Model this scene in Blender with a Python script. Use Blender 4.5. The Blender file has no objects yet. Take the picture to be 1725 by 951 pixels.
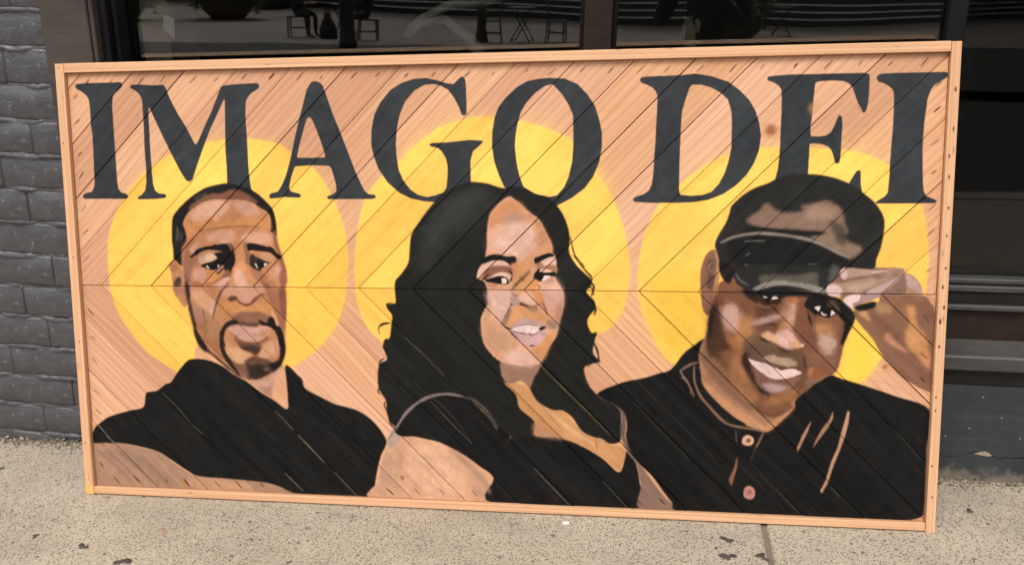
import bpy, bmesh, math, random
import numpy as np
from mathutils import Vector, Matrix, noise
random.seed(7)
rng = np.random.default_rng(7)
SC = bpy.context.scene
COL = SC.collection

# ------------------------------------------------------------------ camera
cam = bpy.data.cameras.new('camera'); cam_ob = bpy.data.objects.new('camera', cam); COL.objects.link(cam_ob)
CR = Matrix([[0.989236, -0.061589, 0.132737], [0.145574, 0.322139, -0.935433], [0.014853, 0.944687, 0.327637]])
cam_ob.matrix_world = Matrix.Translation([1.59775, -2.13133, 1.51039]) @ CR.to_4x4()
cam.sensor_width = 36.0; cam.lens = 31.3043; cam.clip_start = 0.05; cam.clip_end = 500
SC.camera = cam_ob

# ------------------------------------------------------------------ daylight: bright overcast
SUN_EL, SUN_AZ = math.radians(58), math.radians(193)      # azimuth measured from +Y
world = bpy.data.worlds.new('World'); SC.world = world; world.use_nodes = True
wn = world.node_tree; wn.nodes.clear()
sky = wn.nodes.new('ShaderNodeTexSky'); sky.sky_type = 'NISHITA'; sky.sun_disc = False
sky.sun_elevation = SUN_EL; sky.sun_rotation = SUN_AZ; sky.air_density = 1.6; sky.dust_density = 4.0
hs = wn.nodes.new('ShaderNodeHueSaturation'); hs.inputs['Saturation'].default_value = 0.12
bg = wn.nodes.new('ShaderNodeBackground'); bg.inputs['Strength'].default_value = 0.15
wo = wn.nodes.new('ShaderNodeOutputWorld')
wn.links.new(sky.outputs[0], hs.inputs['Color']); wn.links.new(hs.outputs[0], bg.inputs[0]); wn.links.new(bg.outputs[0], wo.inputs[0])
sun = bpy.data.lights.new('sun', 'SUN'); sun.energy = 1.3; sun.angle = math.radians(25); sun.color = (1.0, 0.92, 0.80)
sun_ob = bpy.data.objects.new('sun', sun); COL.objects.link(sun_ob)
sd = Vector((math.sin(SUN_AZ)*math.cos(SUN_EL), math.cos(SUN_AZ)*math.cos(SUN_EL), math.sin(SUN_EL)))
sun_ob.rotation_euler = sd.to_track_quat('Z', 'Y').to_euler(); sun_ob.location = sd*30
SC.view_settings.view_transform = 'Standard'; SC.view_settings.look = 'None'
SC.view_settings.exposure = EXPOSURE = 0.5
SC.view_settings.gamma = 1.0
try:
    SC.cycles.max_bounces = 8; SC.cycles.transparent_max_bounces = 8; SC.cycles.caustics_reflective = False; SC.cycles.caustics_refractive = False
except Exception: pass

# ------------------------------------------------------------------ helpers
def lin(h):
    v = [int(h[i:i+2], 16)/255 for i in (0, 2, 4)]
    return tuple(c/12.92 if c <= .04045 else ((c+.055)/1.055)**2.4 for c in v)
def link(o, parent=None):
    COL.objects.link(o)
    if parent is not None: o.parent = parent
    return o
def tag(o, label=None, cat=None, group=None, kind=None):
    if label: o['label'] = label
    if cat: o['category'] = cat
    if group: o['group'] = group
    if kind: o['kind'] = kind
    return o
def empty(name, loc=(0, 0, 0), rz=0.0):
    o = bpy.data.objects.new(name, None); o.empty_display_size = .1; o.location = loc; o.rotation_euler = (0, 0, rz); return link(o)
def mesh(name, verts, faces, m=None, parent=None, smooth=False):
    me = bpy.data.meshes.new(name); me.from_pydata([tuple(v) for v in verts], [], faces); me.update()
    if m: me.materials.append(m)
    if smooth: me.shade_smooth()
    return link(bpy.data.objects.new(name, me), parent)
class MB:
    """collects shapes into one bmesh"""
    def __init__(s): s.bm = bmesh.new()
    def box(s, x0, x1, y0, y1, z0, z1, shear=0.0, x_ref=0.0, bevel=0.0):
        vs = [s.bm.verts.new((x, y, z+shear*(x-x_ref))) for z in (z0, z1) for y in (y0, y1) for x in (x0, x1)]
        f = [s.bm.faces.new([vs[i] for i in q]) for q in ((0, 2, 3, 1), (4, 5, 7, 6), (0, 1, 5, 4), (2, 6, 7, 3), (0, 4, 6, 2), (1, 3, 7, 5))]
        if bevel:
            ed = list({e for q in f for e in q.edges})
            bmesh.ops.bevel(s.bm, geom=ed, offset=bevel, segments=1, affect='EDGES')
        return s
    def bar(s, a, b, r0, r1=None, n=8, squash=1.0):
        a, b = Vector(a), Vector(b); r1 = r0 if r1 is None else r1
        q = (b-a).to_track_quat('Z', 'X'); rings = []
        for p, r in ((a, r0), (b, r1)):
            rings.append([s.bm.verts.new(p+q@Vector((math.cos(t)*r, math.sin(t)*r*squash, 0))) for t in [2*math.pi*i/n for i in range(n)]])
        for i in range(n): s.bm.faces.new((rings[0][i], rings[0][(i+1) % n], rings[1][(i+1) % n], rings[1][i]))
        s.bm.faces.new(rings[0][::-1]); s.bm.faces.new(rings[1]); return s
    def tube(s, pts, rad, n=8):
        pts = [Vector(p) for p in pts]; rings = []
        for i, p in enumerate(pts):
            d = (pts[min(i+1, len(pts)-1)]-pts[max(i-1, 0)]); q = d.to_track_quat('Z', 'Y'); r = rad[i] if hasattr(rad, '__len__') else rad
            rings.append([s.bm.verts.new(p+q@Vector((math.cos(t)*r, math.sin(t)*r, 0))) for t in [2*math.pi*k/n for k in range(n)]])
        for A, B in zip(rings, rings[1:]):
            for i in range(n): s.bm.faces.new((A[i], A[(i+1) % n], B[(i+1) % n], B[i]))
        s.bm.faces.new(rings[0][::-1]); s.bm.faces.new(rings[-1]); return s
    def lathe(s, prof, n=24):
        rings = [[s.bm.verts.new((r*math.cos(t), r*math.sin(t), z)) for t in [2*math.pi*k/n for k in range(n)]] for r, z in prof]
        for A, B in zip(rings, rings[1:]):
            for i in range(n): s.bm.faces.new((A[i], A[(i+1) % n], B[(i+1) % n], B[i]))
        s.bm.faces.new(rings[0][::-1]); s.bm.faces.new(rings[-1]); return s
    def build(s, name, m, parent=None, smooth=False):
        bmesh.ops.recalc_face_normals(s.bm, faces=s.bm.faces)
        me = bpy.data.meshes.new(name); s.bm.to_mesh(me); s.bm.free(); me.materials.append(m)
        if smooth: me.shade_smooth()
        return link(bpy.data.objects.new(name, me), parent)
def copy_tree(o, parent=None):
    c = o.copy(); COL.objects.link(c); c.parent = parent
    for ch in list(o.children): copy_tree(ch, c)
    return c
class NT:
    """small node-tree builder"""
    def __init__(s, name):
        s.m = bpy.data.materials.new(name); s.m.use_nodes = True; s.t = s.m.node_tree; s.t.nodes.clear()
        s.out = s.n('ShaderNodeOutputMaterial'); s.b = s.n('ShaderNodeBsdfPrincipled'); s.l(s.b.outputs[0], s.out.inputs['Surface'])
    def n(s, typ, **k):
        nd = s.t.nodes.new(typ)
        for a, v in k.items(): setattr(nd, a, v)
        return nd
    def l(s, a, b): s.t.links.new(a, b)
    def val(s, inp, v):
        if hasattr(v, 'is_output') or isinstance(v, bpy.types.NodeSocket): s.l(v, inp)
        else:
            if isinstance(v, (tuple, list)) and len(v) == 3 and inp.type == 'RGBA': v = (*v, 1)
            inp.default_value = v
    def coord(s, kind='Object', scale=(1, 1, 1), loc=None):
        tc = s.n('ShaderNodeTexCoord'); mp = s.n('ShaderNodeMapping'); s.l(tc.outputs[kind], mp.inputs[0]); mp.inputs['Scale'].default_value = scale
        if loc is not None: s.val(mp.inputs['Location'], loc)
        return mp.outputs[0]
    def noise(s, co, scale=5, detail=4, rough=.55, dist=0.0, fac=True):
        nd = s.n('ShaderNodeTexNoise'); s.l(co, nd.inputs['Vector'])
        nd.inputs['Scale'].default_value = scale; nd.inputs['Detail'].default_value = detail; nd.inputs['Roughness'].default_value = rough; nd.inputs['Distortion'].default_value = dist
        return nd.outputs[0] if fac else nd.outputs[1]
    def vor(s, co, scale=5, feat='F1', out='Distance', rnd=1.0):
        nd = s.n('ShaderNodeTexVoronoi', feature=feat); s.l(co, nd.inputs['Vector']); nd.inputs['Scale'].default_value = scale; nd.inputs['Randomness'].default_value = rnd
        return nd.outputs[out]
    def ramp(s, f, stops, interp='LINEAR'):
        nd = s.n('ShaderNodeValToRGB'); s.val(nd.inputs[0], f); cr = nd.color_ramp; cr.interpolation = interp
        while len(cr.elements) < len(stops): cr.elements.new(.5)
        for e, (p, c) in zip(cr.elements, stops):
            e.position = p; e.color = (*c, 1) if hasattr(c, '__len__') else (c, c, c, 1)
        return nd.outputs[0]
    def mix(s, f, a, b, mode='MIX'):
        nd = s.n('ShaderNodeMix', data_type='RGBA', blend_type=mode); s.val(nd.inputs[0], f); s.val(nd.inputs[6], a); s.val(nd.inputs[7], b); return nd.outputs[2]
    def math(s, op, a, b=0.0, clamp=False):
        nd = s.n('ShaderNodeMath', operation=op, use_clamp=clamp); s.val(nd.inputs[0], a); s.val(nd.inputs[1], b); return nd.outputs[0]
    def bump(s, h, strength=.3, dist=.002, normal=None):
        nd = s.n('ShaderNodeBump'); nd.inputs['Strength'].default_value = strength; nd.inputs['Distance'].default_value = dist; s.val(nd.inputs['Height'], h)
        if normal is not None: s.l(normal, nd.inputs['Normal'])
        return nd.outputs[0]
    def done(s, color, rough=.6, normal=None, spec=.5, metal=0.0):
        s.val(s.b.inputs['Base Color'], color); s.val(s.b.inputs['Roughness'], rough); s.val(s.b.inputs['Specular IOR Level'], spec); s.val(s.b.inputs['Metallic'], metal)
        if normal is not None: s.l(normal, s.b.inputs['Normal'])
        return s.m
def plain(name, c, rough=.5, bumps=0.0, sc=40, spec=.5, metal=0.0, var=.25, scuff=0.0):
    """a painted / worn surface: slight tone variation and fine relief"""
    t = NT(name); co = t.coord('Object'); a = t.noise(co, sc*.15, 5); f = t.noise(co, sc, 4)
    col = t.mix(t.ramp(a, [(.3, 0.0), (.7, 1.0)]), tuple(x*(1-var) for x in c), tuple(min(1, x*(1+var)) for x in c))
    if scuff:
        dust = t.noise(t.coord('Object', (6, 6, 60)), 1.0, 5, .65); spk = t.noise(co, 190, 2, .5); long_ = t.noise(t.coord('Object', (1.5, 1.5, 9)), 1.0, 4)
        col = t.mix(t.math('MULTIPLY', t.ramp(dust, [(.52, 0.0), (.74, 1.0)]), scuff), col, tuple(min(1, x*2.4+.03) for x in c))
        col = t.mix(t.math('MULTIPLY', t.ramp(spk, [(.70, 0.0), (.76, 1.0)]), scuff*1.3, True), col, (.22, .21, .20))
        col = t.mix(t.math('MULTIPLY', t.ramp(long_, [(.35, 1.0), (.55, 0.0)]), scuff), col, tuple(x*.55 for x in c))
    return t.done(col, rough, t.bump(f, bumps, .002) if bumps else None, spec, metal)

# ------------------------------------------------------------------ the lie of the land
SLOPE = 0.05006
def gz(x, y):
    """height of the street surface: the pavement climbs to the right, the plaza opposite is level"""
    k = 1.0 if y > -3.2 else max(0.0, 1-(-3.2-y)/7.6)
    return SLOPE*max(-12, min(14, x))*k
WALL = 0.31            # y of the brick face
GLASS = 0.405
R1 = Vector([0.998652, 0.013957, 0.049996]).normalized(); R2 = Vector([-0.051767, 0.196931, 0.97905]); R2 = (R2-R1*R2.dot(R1)).normalized(); R3 = R1.cross(R2)

# ------------------------------------------------------------------ materials
def mat_pavement():
    t = NT('pavement_concrete'); co = t.coord('Object')
    big = t.noise(co, 1.3, 5, .6); mid = t.noise(co, 9, 4); fine = t.noise(co, 160, 3, .7)
    base = t.mix(t.ramp(big, [(.3, 0.0), (.7, 1.0)]), (.36, .303, .235), (.46, .39, .307))
    base = t.mix(t.math('MULTIPLY', t.ramp(mid, [(.45, 0.0), (.75, 1.0)]), .35), base, (.25, .21, .17))
    base = t.mix(t.math('MULTIPLY', t.ramp(fine, [(.35, 1.0), (.6, 0.0)]), .45), base, (.17, .14, .11))
    patch = t.noise(t.coord('Object', (1.0, 1.6, 1)), 3.1, 6, .62); base = t.mix(t.math('MULTIPLY', t.ramp(patch, [(.46, 0.0), (.70, 1.0)]), .45), base, (.215, .18, .14))
    # exposed stones: dark ones, pale ones
    cd = t.n('ShaderNodeTexVoronoi'); t.l(co, cd.inputs['Vector']); cd.inputs['Scale'].default_value = 170
    sel = t.n('ShaderNodeSeparateColor'); t.l(cd.outputs['Color'], sel.inputs[0])
    dens = t.math('MULTIPLY_ADD', t.noise(co, 2.2, 3), .27); 
    dark = t.math('MULTIPLY', t.math('LESS_THAN', cd.outputs['Distance'], .40), t.math('LESS_THAN', sel.outputs[0], dens))
    pale = t.math('MULTIPLY', t.math('LESS_THAN', cd.outputs['Distance'], .42), t.math('GREATER_THAN', sel.outputs[1], .83))
    stone = t.mix(sel.outputs[2], (.07, .048, .033), (.17, .105, .068))
    base = t.mix(t.math('MULTIPLY', dark, .85), base, stone); base = t.mix(t.math('MULTIPLY', pale, .45), base, (.52, .46, .37))
    c2 = t.n('ShaderNodeTexVoronoi'); t.l(co, c2.inputs['Vector']); c2.inputs['Scale'].default_value = 45
    s2 = t.n('ShaderNodeSeparateColor'); t.l(c2.outputs['Color'], s2.inputs[0])
    pit = t.math('MULTIPLY', t.math('LESS_THAN', c2.outputs['Distance'], .22), t.math('LESS_THAN', s2.outputs[0], .16))
    base = t.mix(t.math('MULTIPLY', pit, .8), base, (.09, .07, .055))
    h = t.math('ADD', t.math('MULTIPLY', fine, .8), t.math('MULTIPLY', cd.outputs['Distance'], -.6)); h = t.math('SUBTRACT', h, t.math('MULTIPLY', pit, .9))
    return t.done(base, .85, t.bump(h, .5, .003), .15)
def mat_flat_ground(name, a, b, sc):
    t = NT(name); co = t.coord('Object'); f = t.noise(co, sc, 6); g = t.noise(co, sc*25, 3)
    c = t.mix(t.ramp(f, [(.3, 0.0), (.7, 1.0)]), a, b); c = t.mix(t.math('MULTIPLY', g, .3), c, tuple(x*.5 for x in a))
    return t.done(c, .85, t.bump(g, .4, .005), .3)
def mat_brick():
    t = NT('painted_brick'); co = t.coord('Object', loc=None)
    oi = t.n('ShaderNodeObjectInfo'); lump = t.noise(co, 22, 5, .6); fine = t.noise(co, 120, 4, .6); drip = t.noise(t.coord('Object', (1, 1, 3.5)), 14, 3)
    pits = t.vor(co, 38); pm = t.ramp(pits, [(.0, 1.0), (.17, 0.0)])
    c = t.mix(t.ramp(lump, [(.35, 0.0), (.7, 1.0)]), (.053, .051, .057), (.077, .074, .081))
    c = t.mix(t.math('MULTIPLY', oi.outputs['Random'], .35), c, (.058, .057, .061))
    c = t.mix(t.ramp(t.noise(co, 44, 4), [(.63, 0.0), (.69, .6)]), c, (.16, .16, .165))
    h = t.math('ADD', t.math('MULTIPLY', lump, 1.0), t.math('MULTIPLY', fine, .35)); h = t.math('ADD', h, t.math('MULTIPLY', drip, .5)); h = t.math('SUBTRACT', h, t.math('MULTIPLY', pm, .5))
    return t.done(c, t.ramp(lump, [(.3, .26), (.8, .5)]), t.bump(h, .6, .006), .6)
def mat_bulkhead():
    t = NT('painted_masonry'); co = t.coord('Object'); lump = t.noise(co, 7, 5, .6); fine = t.noise(co, 90, 4, .6)
    c = t.mix(t.ramp(lump, [(.35, 0.0), (.7, 1.0)]), (.022, .027, .033), (.036, .041, .047))
    c = t.mix(t.ramp(t.noise(co, 60, 3), [(.70, 0.0), (.76, .6)]), c, (.12, .125, .13))
    st_ = t.noise(t.coord('Object', (5, 5, 40)), 1.0, 5, .6); c = t.mix(t.math('MULTIPLY', t.ramp(st_, [(.5, 0.0), (.75, 1.0)]), .4), c, (.075, .08, .085))
    sx = t.n('ShaderNodeSeparateXYZ'); t.l(t.coord('Object'), sx.inputs[0]); low = t.math('ADD', sx.outputs[2], t.math('MULTIPLY', t.noise(co, 30, 4), .10))
    c = t.mix(t.ramp(low, [(.19, 1.0), (.225, 0.0)]), c, (.16, .14, .11))
    h = t.math('ADD', lump, t.math('MULTIPLY', fine, .25))
    return t.done(c, .5, t.bump(h, .5, .008), .4)
def grain(t, lx, ly, seed):
    """straight-grained softwood: long streaks plus cathedral rings; returns (streak, ring)"""
    st = t.noise(t.coord('Object', (lx, ly, ly), seed), 1.0, 5, .62, .3)
    mp = t.coord('Object', (lx*.55, ly*.16, ly*.16), seed)
    wv = t.n('ShaderNodeTexWave', wave_type='BANDS', bands_direction='Y', wave_profile='SIN'); t.l(mp, wv.inputs['Vector'])
    wv.inputs['Scale'].default_value = 1.5; wv.inputs['Distortion'].default_value = 7.5; wv.inputs['Detail'].default_value = 2; wv.inputs['Detail Scale'].default_value = .9
    return st, wv.outputs['Color']
def seed_vec(t):
    oi = t.n('ShaderNodeObjectInfo'); cx = t.n('ShaderNodeCombineXYZ')
    t.l(t.math('MULTIPLY', oi.outputs['Random'], 37.0), cx.inputs[0]); t.l(t.math('MULTIPLY', oi.outputs['Random'], 91.0), cx.inputs[1]); t.l(t.math('MULTIPLY', oi.outputs['Random'], 13.0), cx.inputs[2])
    return cx.outputs[0], oi.outputs['Random']
WOOD_A, WOOD_B, WOOD_D = (.510, .272, .156), (.610, .357, .224), (.35, .155, .072)
def mat_plank(img):
    t = NT('painted_plank'); sv, rnd = seed_vec(t)
    st, ring = grain(t, 2.2, 75, sv)
    base = t.mix(t.ramp(st, [(.32, 0.0), (.66, 1.0)]), WOOD_A, WOOD_B)
    base = t.mix(t.math('MULTIPLY', t.ramp(ring, [(.0, 1.0), (.32, 0.0)]), .32), base, WOOD_D)
    tone = t.ramp(rnd, [(0, (.84, .76, .72)), (.2, (1.0, .95, .84)), (.4, (1.06, 1.06, 1.08)), (.6, (.90, .82, .80)), (.8, (1.06, 1.02, .88)), (1, (.95, .92, .98))])
    base = t.mix(1.0, base, tone, 'MULTIPLY')
    blot = t.noise(t.coord('Object', (3, 9, 9), sv), 1.0, 4)
    base = t.mix(t.math('MULTIPLY', t.ramp(blot, [(.5, 0.0), (.75, 1.0)]), .35), base, (.50, .27, .16))
    tx = t.n('ShaderNodeTexImage', interpolation='Cubic', extension='EXTEND'); tx.image = img
    uv = t.n('ShaderNodeUVMap', uv_map='board'); t.l(uv.outputs[0], tx.inputs[0])
    # brush drag in the paint, following the board grain, thin where the bristles skipped
    dr = t.noise(t.coord('Object', (5, 240, 240), sv), 1.0, 3, .6); dr2 = t.noise(t.coord('Object', (1, 1, 1), sv), 28, 4, .6)
    al = t.math('MULTIPLY', tx.outputs['Alpha'], t.ramp(dr, [(.30, .985), (.45, 1.0)]))
    pc = t.mix(1.0, tx.outputs['Color'], t.ramp(t.math('ADD', t.math('MULTIPLY', dr, .5), t.math('MULTIPLY', dr2, .5)), [(.3, .90), (.7, 1.08)]), 'MULTIPLY')
    pc = t.mix(1.0, pc, t.ramp(t.math('FRACT', t.math('MULTIPLY', rnd, 7.31)), [(0, .88), (.5, 1.0), (1, 1.07)]), 'MULTIPLY')
    base = t.mix(al, base, pc)
    dr3 = t.noise(t.coord('Object', (2.5, 55, 55), sv), 1.0, 4, .6); base = t.mix(t.math('MULTIPLY', tx.outputs['Alpha'], t.ramp(dr3, [(.40, 0.0), (.68, .30)])), base, t.mix(1.0, t.mix(1.0, base, (1.22, 1.22, 1.22), 'MULTIPLY'), (.010, .010, .010), 'ADD')); base = t.mix(t.math('MULTIPLY', tx.outputs['Alpha'], t.ramp(dr3, [(.30, .28), (.46, 0.0)])), base, t.mix(1.0, base, (.72, .68, .64), 'MULTIPLY'))
    rough = t.mix(tx.outputs['Alpha'], (.65,)*3, t.ramp(dr2, [(.3, .42), (.7, .62)]))
    h = t.math('ADD', t.math('MULTIPLY', st, .5), t.math('MULTIPLY', dr, .6)); h = t.math('ADD', h, t.math('MULTIPLY', tx.outputs['Alpha'], .35))
    h = t.math('ADD', h, t.math('MULTIPLY', dr2, .5))
    spc = t.mix(tx.outputs['Alpha'], (.3,)*3, (.13,)*3)
    return t.done(base, rough, t.bump(h, .35, .0016), spc)
def mat_frame():
    t = NT('frame_softwood'); sv, rnd = seed_vec(t); st, ring = grain(t, 1.8, 130, sv)
    base = t.mix(t.ramp(st, [(.3, 0.0), (.68, 1.0)]), (.50, .265, .135), (.665, .395, .228))
    base = t.mix(t.math('MULTIPLY', t.ramp(ring, [(.0, 1.0), (.35, 0.0)]), .25), base, (.36, .17, .08))
    sp = t.vor(t.coord('Object', (9, 40, 40), sv), 1.0); base = t.mix(t.math('MULTIPLY', t.ramp(sp, [(.05, 1.0), (.13, 0.0)]), .55), base, (.20, .10, .055))
    return t.done(base, .6, t.bump(st, .3, .0012), .35)
M_FRAME = mat_frame()
M_PAVE = mat_pavement(); M_BRICK = mat_brick(); M_BULK = mat_bulkhead()
M_ROAD = mat_flat_ground('asphalt', (.028, .026, .025), (.042, .038, .036), .6)
M_PLAZA = mat_flat_ground('plaza_paving', (.20, .165, .14), (.31, .26, .225), .35)
M_EARTH = mat_flat_ground('gutter_grime', (.05, .043, .035), (.09, .075, .06), 3)
M_JOINT = mat_flat_ground('joint_filler', (.13, .105, .08), (.20, .165, .13), 6)
M_PIL = plain('brown_grey_paint', (.056, .046, .039), .5, .12, 30, spec=.25, scuff=.22)
M_BLACK = plain('black_frame_paint', (.007, .007, .008), .4, .08, 40, spec=.15)
M_BROWN = plain('dark_brown_paint', (.024, .0165, .0125), .45, .1, 40, spec=.15, scuff=.2)
M_SILL = plain('worn_grey_sill_paint', (.048, .046, .044), .5, .35, 50, scuff=.45)
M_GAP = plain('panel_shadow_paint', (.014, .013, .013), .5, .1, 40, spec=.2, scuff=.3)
M_IRON = plain('dark_iron', (.018, .012, .010), .45, .1, 40)
M_CHAIRWOOD = plain('dark_stained_timber', (.05, .022, .014), .4, .1, 30)
M_PLANTER = plain('clay_planter', (.11, .075, .055), .7, .2, 20)
M_BARK = plain('grey_olive_bark', (.10, .085, .055), .85, .6, 25)
M_DRIFT = plain('weathered_driftwood', (.36, .29, .20), .8, .7, 60)
M_DRIFT2 = plain('pale_driftwood', (.40, .36, .32), .8, .7, 60)
M_PAPER = plain('cream_paper', (.85, .76, .62), .8, .1, 60, var=.06)
M_TAPE = plain('green_grey_tape', (.16, .19, .15), .6, .3, 60)
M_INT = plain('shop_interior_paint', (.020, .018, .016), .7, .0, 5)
M_COLUMN = plain('plastered_column', (.26, .22, .17), .8, .1, 20, var=.1)
M_CLOTH = plain('dark_clothing', (.012, .012, .014), .8, .3, 60)
M_CLOTH2 = plain('charcoal_clothing', (.03, .026, .026), .8, .3, 60)
M_SKIN = plain('skin', (.40, .24, .17), .55, .1, 80, var=.08)
M_HAIR = plain('dark_hair', (.02, .014, .01), .5, .5, 120)
M_SLATDARK = plain('dark_cladding', (.022, .019, .018), .7, .1, 4)
M_SLAT = plain('pale_trim', (.80, .78, .72), .6, .1, 10, var=.08)
M_GUM = plain('old_chewing_gum', (.075, .062, .052), .9, .6, 120, spec=.1, var=.5)
M_PLY = plain('backing_plywood', (.40, .26, .15), .7, .1, 20)
M_CHIP = plain('bare_render', (.30, .24, .17), .85, .6, 90)
def mat_leaf():
    t = NT('shrub_leaf'); oi = t.n('ShaderNodeNewGeometry'); c = t.mix(oi.outputs['Random Per Island'], (.022, .045, .014), (.06, .11, .032)); return t.done(c, .5)
M_LEAF = mat_leaf()
def mat_glass(name='window_glass', gain=2.4):
    t = NT(name); t.t.nodes.remove(t.b)
    tr = t.n('ShaderNodeBsdfTransparent'); tr.inputs[0].default_value = (.80, .82, .80, 1)
    gl = t.n('ShaderNodeBsdfGlossy'); gl.inputs['Roughness'].default_value = .014
    wob = t.noise(t.coord('Object'), 1.6, 2); t.l(t.bump(wob, .08, .01), gl.inputs['Normal'])
    fr = t.n('ShaderNodeFresnel'); fr.inputs[0].default_value = 1.52
    f = t.math('MULTIPLY', fr.outputs[0], gain, True)          # both faces of a double pane reflect
    mx = t.n('ShaderNodeMixShader'); t.l(f, mx.inputs[0]); t.l(tr.outputs[0], mx.inputs[1]); t.l(gl.outputs[0], mx.inputs[2]); t.l(mx.outputs[0], t.out.inputs[0])
    return t.m
M_GLASS = mat_glass(); M_GLASS3 = mat_glass('tinted_glass', .75)

# ------------------------------------------------------------------ ground, pavement, road, plaza
def sheet(name, x0, x1, y0, y1, dz, m, nx=40, ny=20):
    vs = []; fs = []
    for j in range(ny+1):
        for i in range(nx+1):
            x = x0+(x1-x0)*i/nx; y = y0+(y1-y0)*j/ny; vs.append((x, y, gz(x, y)+dz))
    for j in range(ny):
        for i in range(nx):
            a = j*(nx+1)+i; fs.append((a, a+1, a+nx+2, a+nx+1))
    return tag(mesh(name, vs, fs, m), kind='structure')
tag(sheet('ground', -150, 150, -180, 12, -.20, M_EARTH, 100, 96), 'ground beneath the street')
road = tag(sheet('road', -60, 60, -11.2, -3.2, -.13, M_ROAD, 60, 30), 'dark asphalt road reflected in the lower window')
plaza = tag(sheet('plaza', -60, 60, -90, -11.0, 0.0, M_PLAZA, 60, 40), 'pale plaza paving reflected in the window')
bay = [(-60, -10.9), (60, -10.9), (60, -20.5), (13, -20.5), (4.5, -19.4), (0, -18.6), (-2.4, -16.6), (-9, -15.3), (-60, -15.3)]
tag(mesh('asphalt_lane', [(x, y, gz(x, y)+.006) for x, y in bay], [tuple(range(len(bay)))], M_ROAD), 'darker asphalt lane along the plaza edge', kind='structure')
side = tag(empty('sidewalk'), 'speckled concrete sidewalk in front of the shop', kind='structure')
J = 1.997; SW = 2.60
def slab(x0, x1, y0, y1, n):
    g = .004
    x0 += g; x1 -= g; nx = 10; ny = 4; vs = []; fs = []
    ring = lambda i, j, d: None
    cx, cy = (x0+x1)/2, (y0+y1)/2
    for (ins, dz) in ((0, -.12), (0, -.012), (.006, -.002), (.012, 0.0)):
        for (x, y) in ((x0+ins, y0+ins), (x1-ins, y0+ins), (x1-ins, y1-ins), (x0+ins, y1-ins)): vs.append((x-cx, y-cy, gz(x, y)+dz-gz(cx, cy)))
    for k in range(3):
        for i in range(4): fs.append((k*4+i, k*4+(i+1) % 4, k*4+4+(i+1) % 4, k*4+4+i))
    fs.append((12, 13, 14, 15))
    o = mesh('slab', vs, fs, M_PAVE, side); o.location = (cx, cy, gz(cx, cy)); return o
slabs = []
for k in range(-3, 3):
    for (y0, y1) in ((-1.55, .33), (-3.0, -1.55)): slabs.append(slab(J+SW*k, J+SW*(k+1), y0, y1, k))
kb = MB()
for k in range(-6, 8):
    x0 = k*1.2; z = gz(x0+.6, -3.1); vs = kb.box(x0+.003, x0+1.197, -3.2, -3.01, -.3, .002, SLOPE, 0.0)
tag(kb.build('kerb', M_PAVE), 'concrete kerb edging the sidewalk', kind='structure')
bed = tag(sheet('sidewalk_bed', -6.2, 7.3, -3.01, .36, -.0075, M_JOINT, 20, 6), 'grimy joint bed under the sidewalk slabs')
# flattened chewing gum and one paper scrap
def splat(x, y, r, m, name='gum_stain', th=.0016, parent=side):
    n = 26; vs = [(0, 0, th)]; fs = []
    for i in range(n):
        a = 2*math.pi*i/n; k = r*(.55+.25*math.sin(a*2+r*900)+.2*math.sin(a*3+x*50)+.28*random.random()); vs.append((math.cos(a)*k*1.25, math.sin(a)*k, .0002))
    for i in range(n): fs.append((0, 1+i, 1+(i+1) % n))
    o = mesh(name, vs, fs, m, parent, True); o.location = (x, y, gz(x, y)+.0006); return o
for (x, y, r) in ((.153, -.249, .017), (.307, -.30, .022), (1.893, -.05, .017), (1.89, -.122, .022), (1.975, -.115, .018), (-.014, -.216, .012), (-.38, .117, .016), (2.56, .149, .012), (1.86, -.09, .006), (.02, .145, .008), (.75, -.26, .007), (2.42, -.11, .007)):
    splat(x, y, r, M_GUM)
M_PINK = plain('reddish_patch', (.30, .19, .14), .85, .3, 60)
splat(.335, -.155, .017, M_PINK, 'red_brown_stain')
sc = mesh('paper_scrap', [(0, 0, 0), (.017, .002, .001), (.018, .011, .004), (.001, .010, .002), (0, 0, .0006), (.017, .002, .0016), (.018, .011, .0046), (.001, .010, .0026)], [(3, 2, 1, 0), (4, 5, 6, 7), (0, 1, 5, 4), (1, 2, 6, 5), (2, 3, 7, 6), (3, 0, 4, 7)], plain('white_paper', (.78, .75, .70), .8))
sc.location = (1.45, -.022, gz(1.45, -.022)+.0015); tag(sc, 'tiny white paper scrap lying on the sidewalk below the sign', 'paper scrap')
# crumbs of mortar and leaf litter along the foot of the wall
dv, df = [], []
def crumb(x, y, z, r):
    b = len(dv); vs = [(1, 0, 0), (-1, 0, 0), (0, 1, 0), (0, -1, 0), (0, 0, .8), (0, 0, -.4)]
    q = Matrix.Rotation(random.random()*6.3, 3, 'Z') @ Matrix.Rotation(random.uniform(-.6, .6), 3, 'X')
    for v in vs: p = q@Vector((v[0]*r*random.uniform(.6, 1.5), v[1]*r*random.uniform(.5, 1.1), v[2]*r*random.uniform(.5, 1.0))); dv.append((x+p.x, y+p.y, z+p.z))
    for f in ((0, 2, 4), (2, 1, 4), (1, 3, 4), (3, 0, 4), (2, 0, 5), (1, 2, 5), (3, 1, 5), (0, 3, 5)): df.append(tuple(b+i for i in f))
for i in range(260):
    left = random.random() < .7
    x = random.uniform(-1.0, .2) if left else random.uniform(2.40, 3.4); r = random.uniform(.004, .012)*(1 if left else .6)
    y = WALL+.004-random.uniform(0, .022); crumb(x, y, gz(x, y)+random.uniform(-.004, .010), r)
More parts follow.
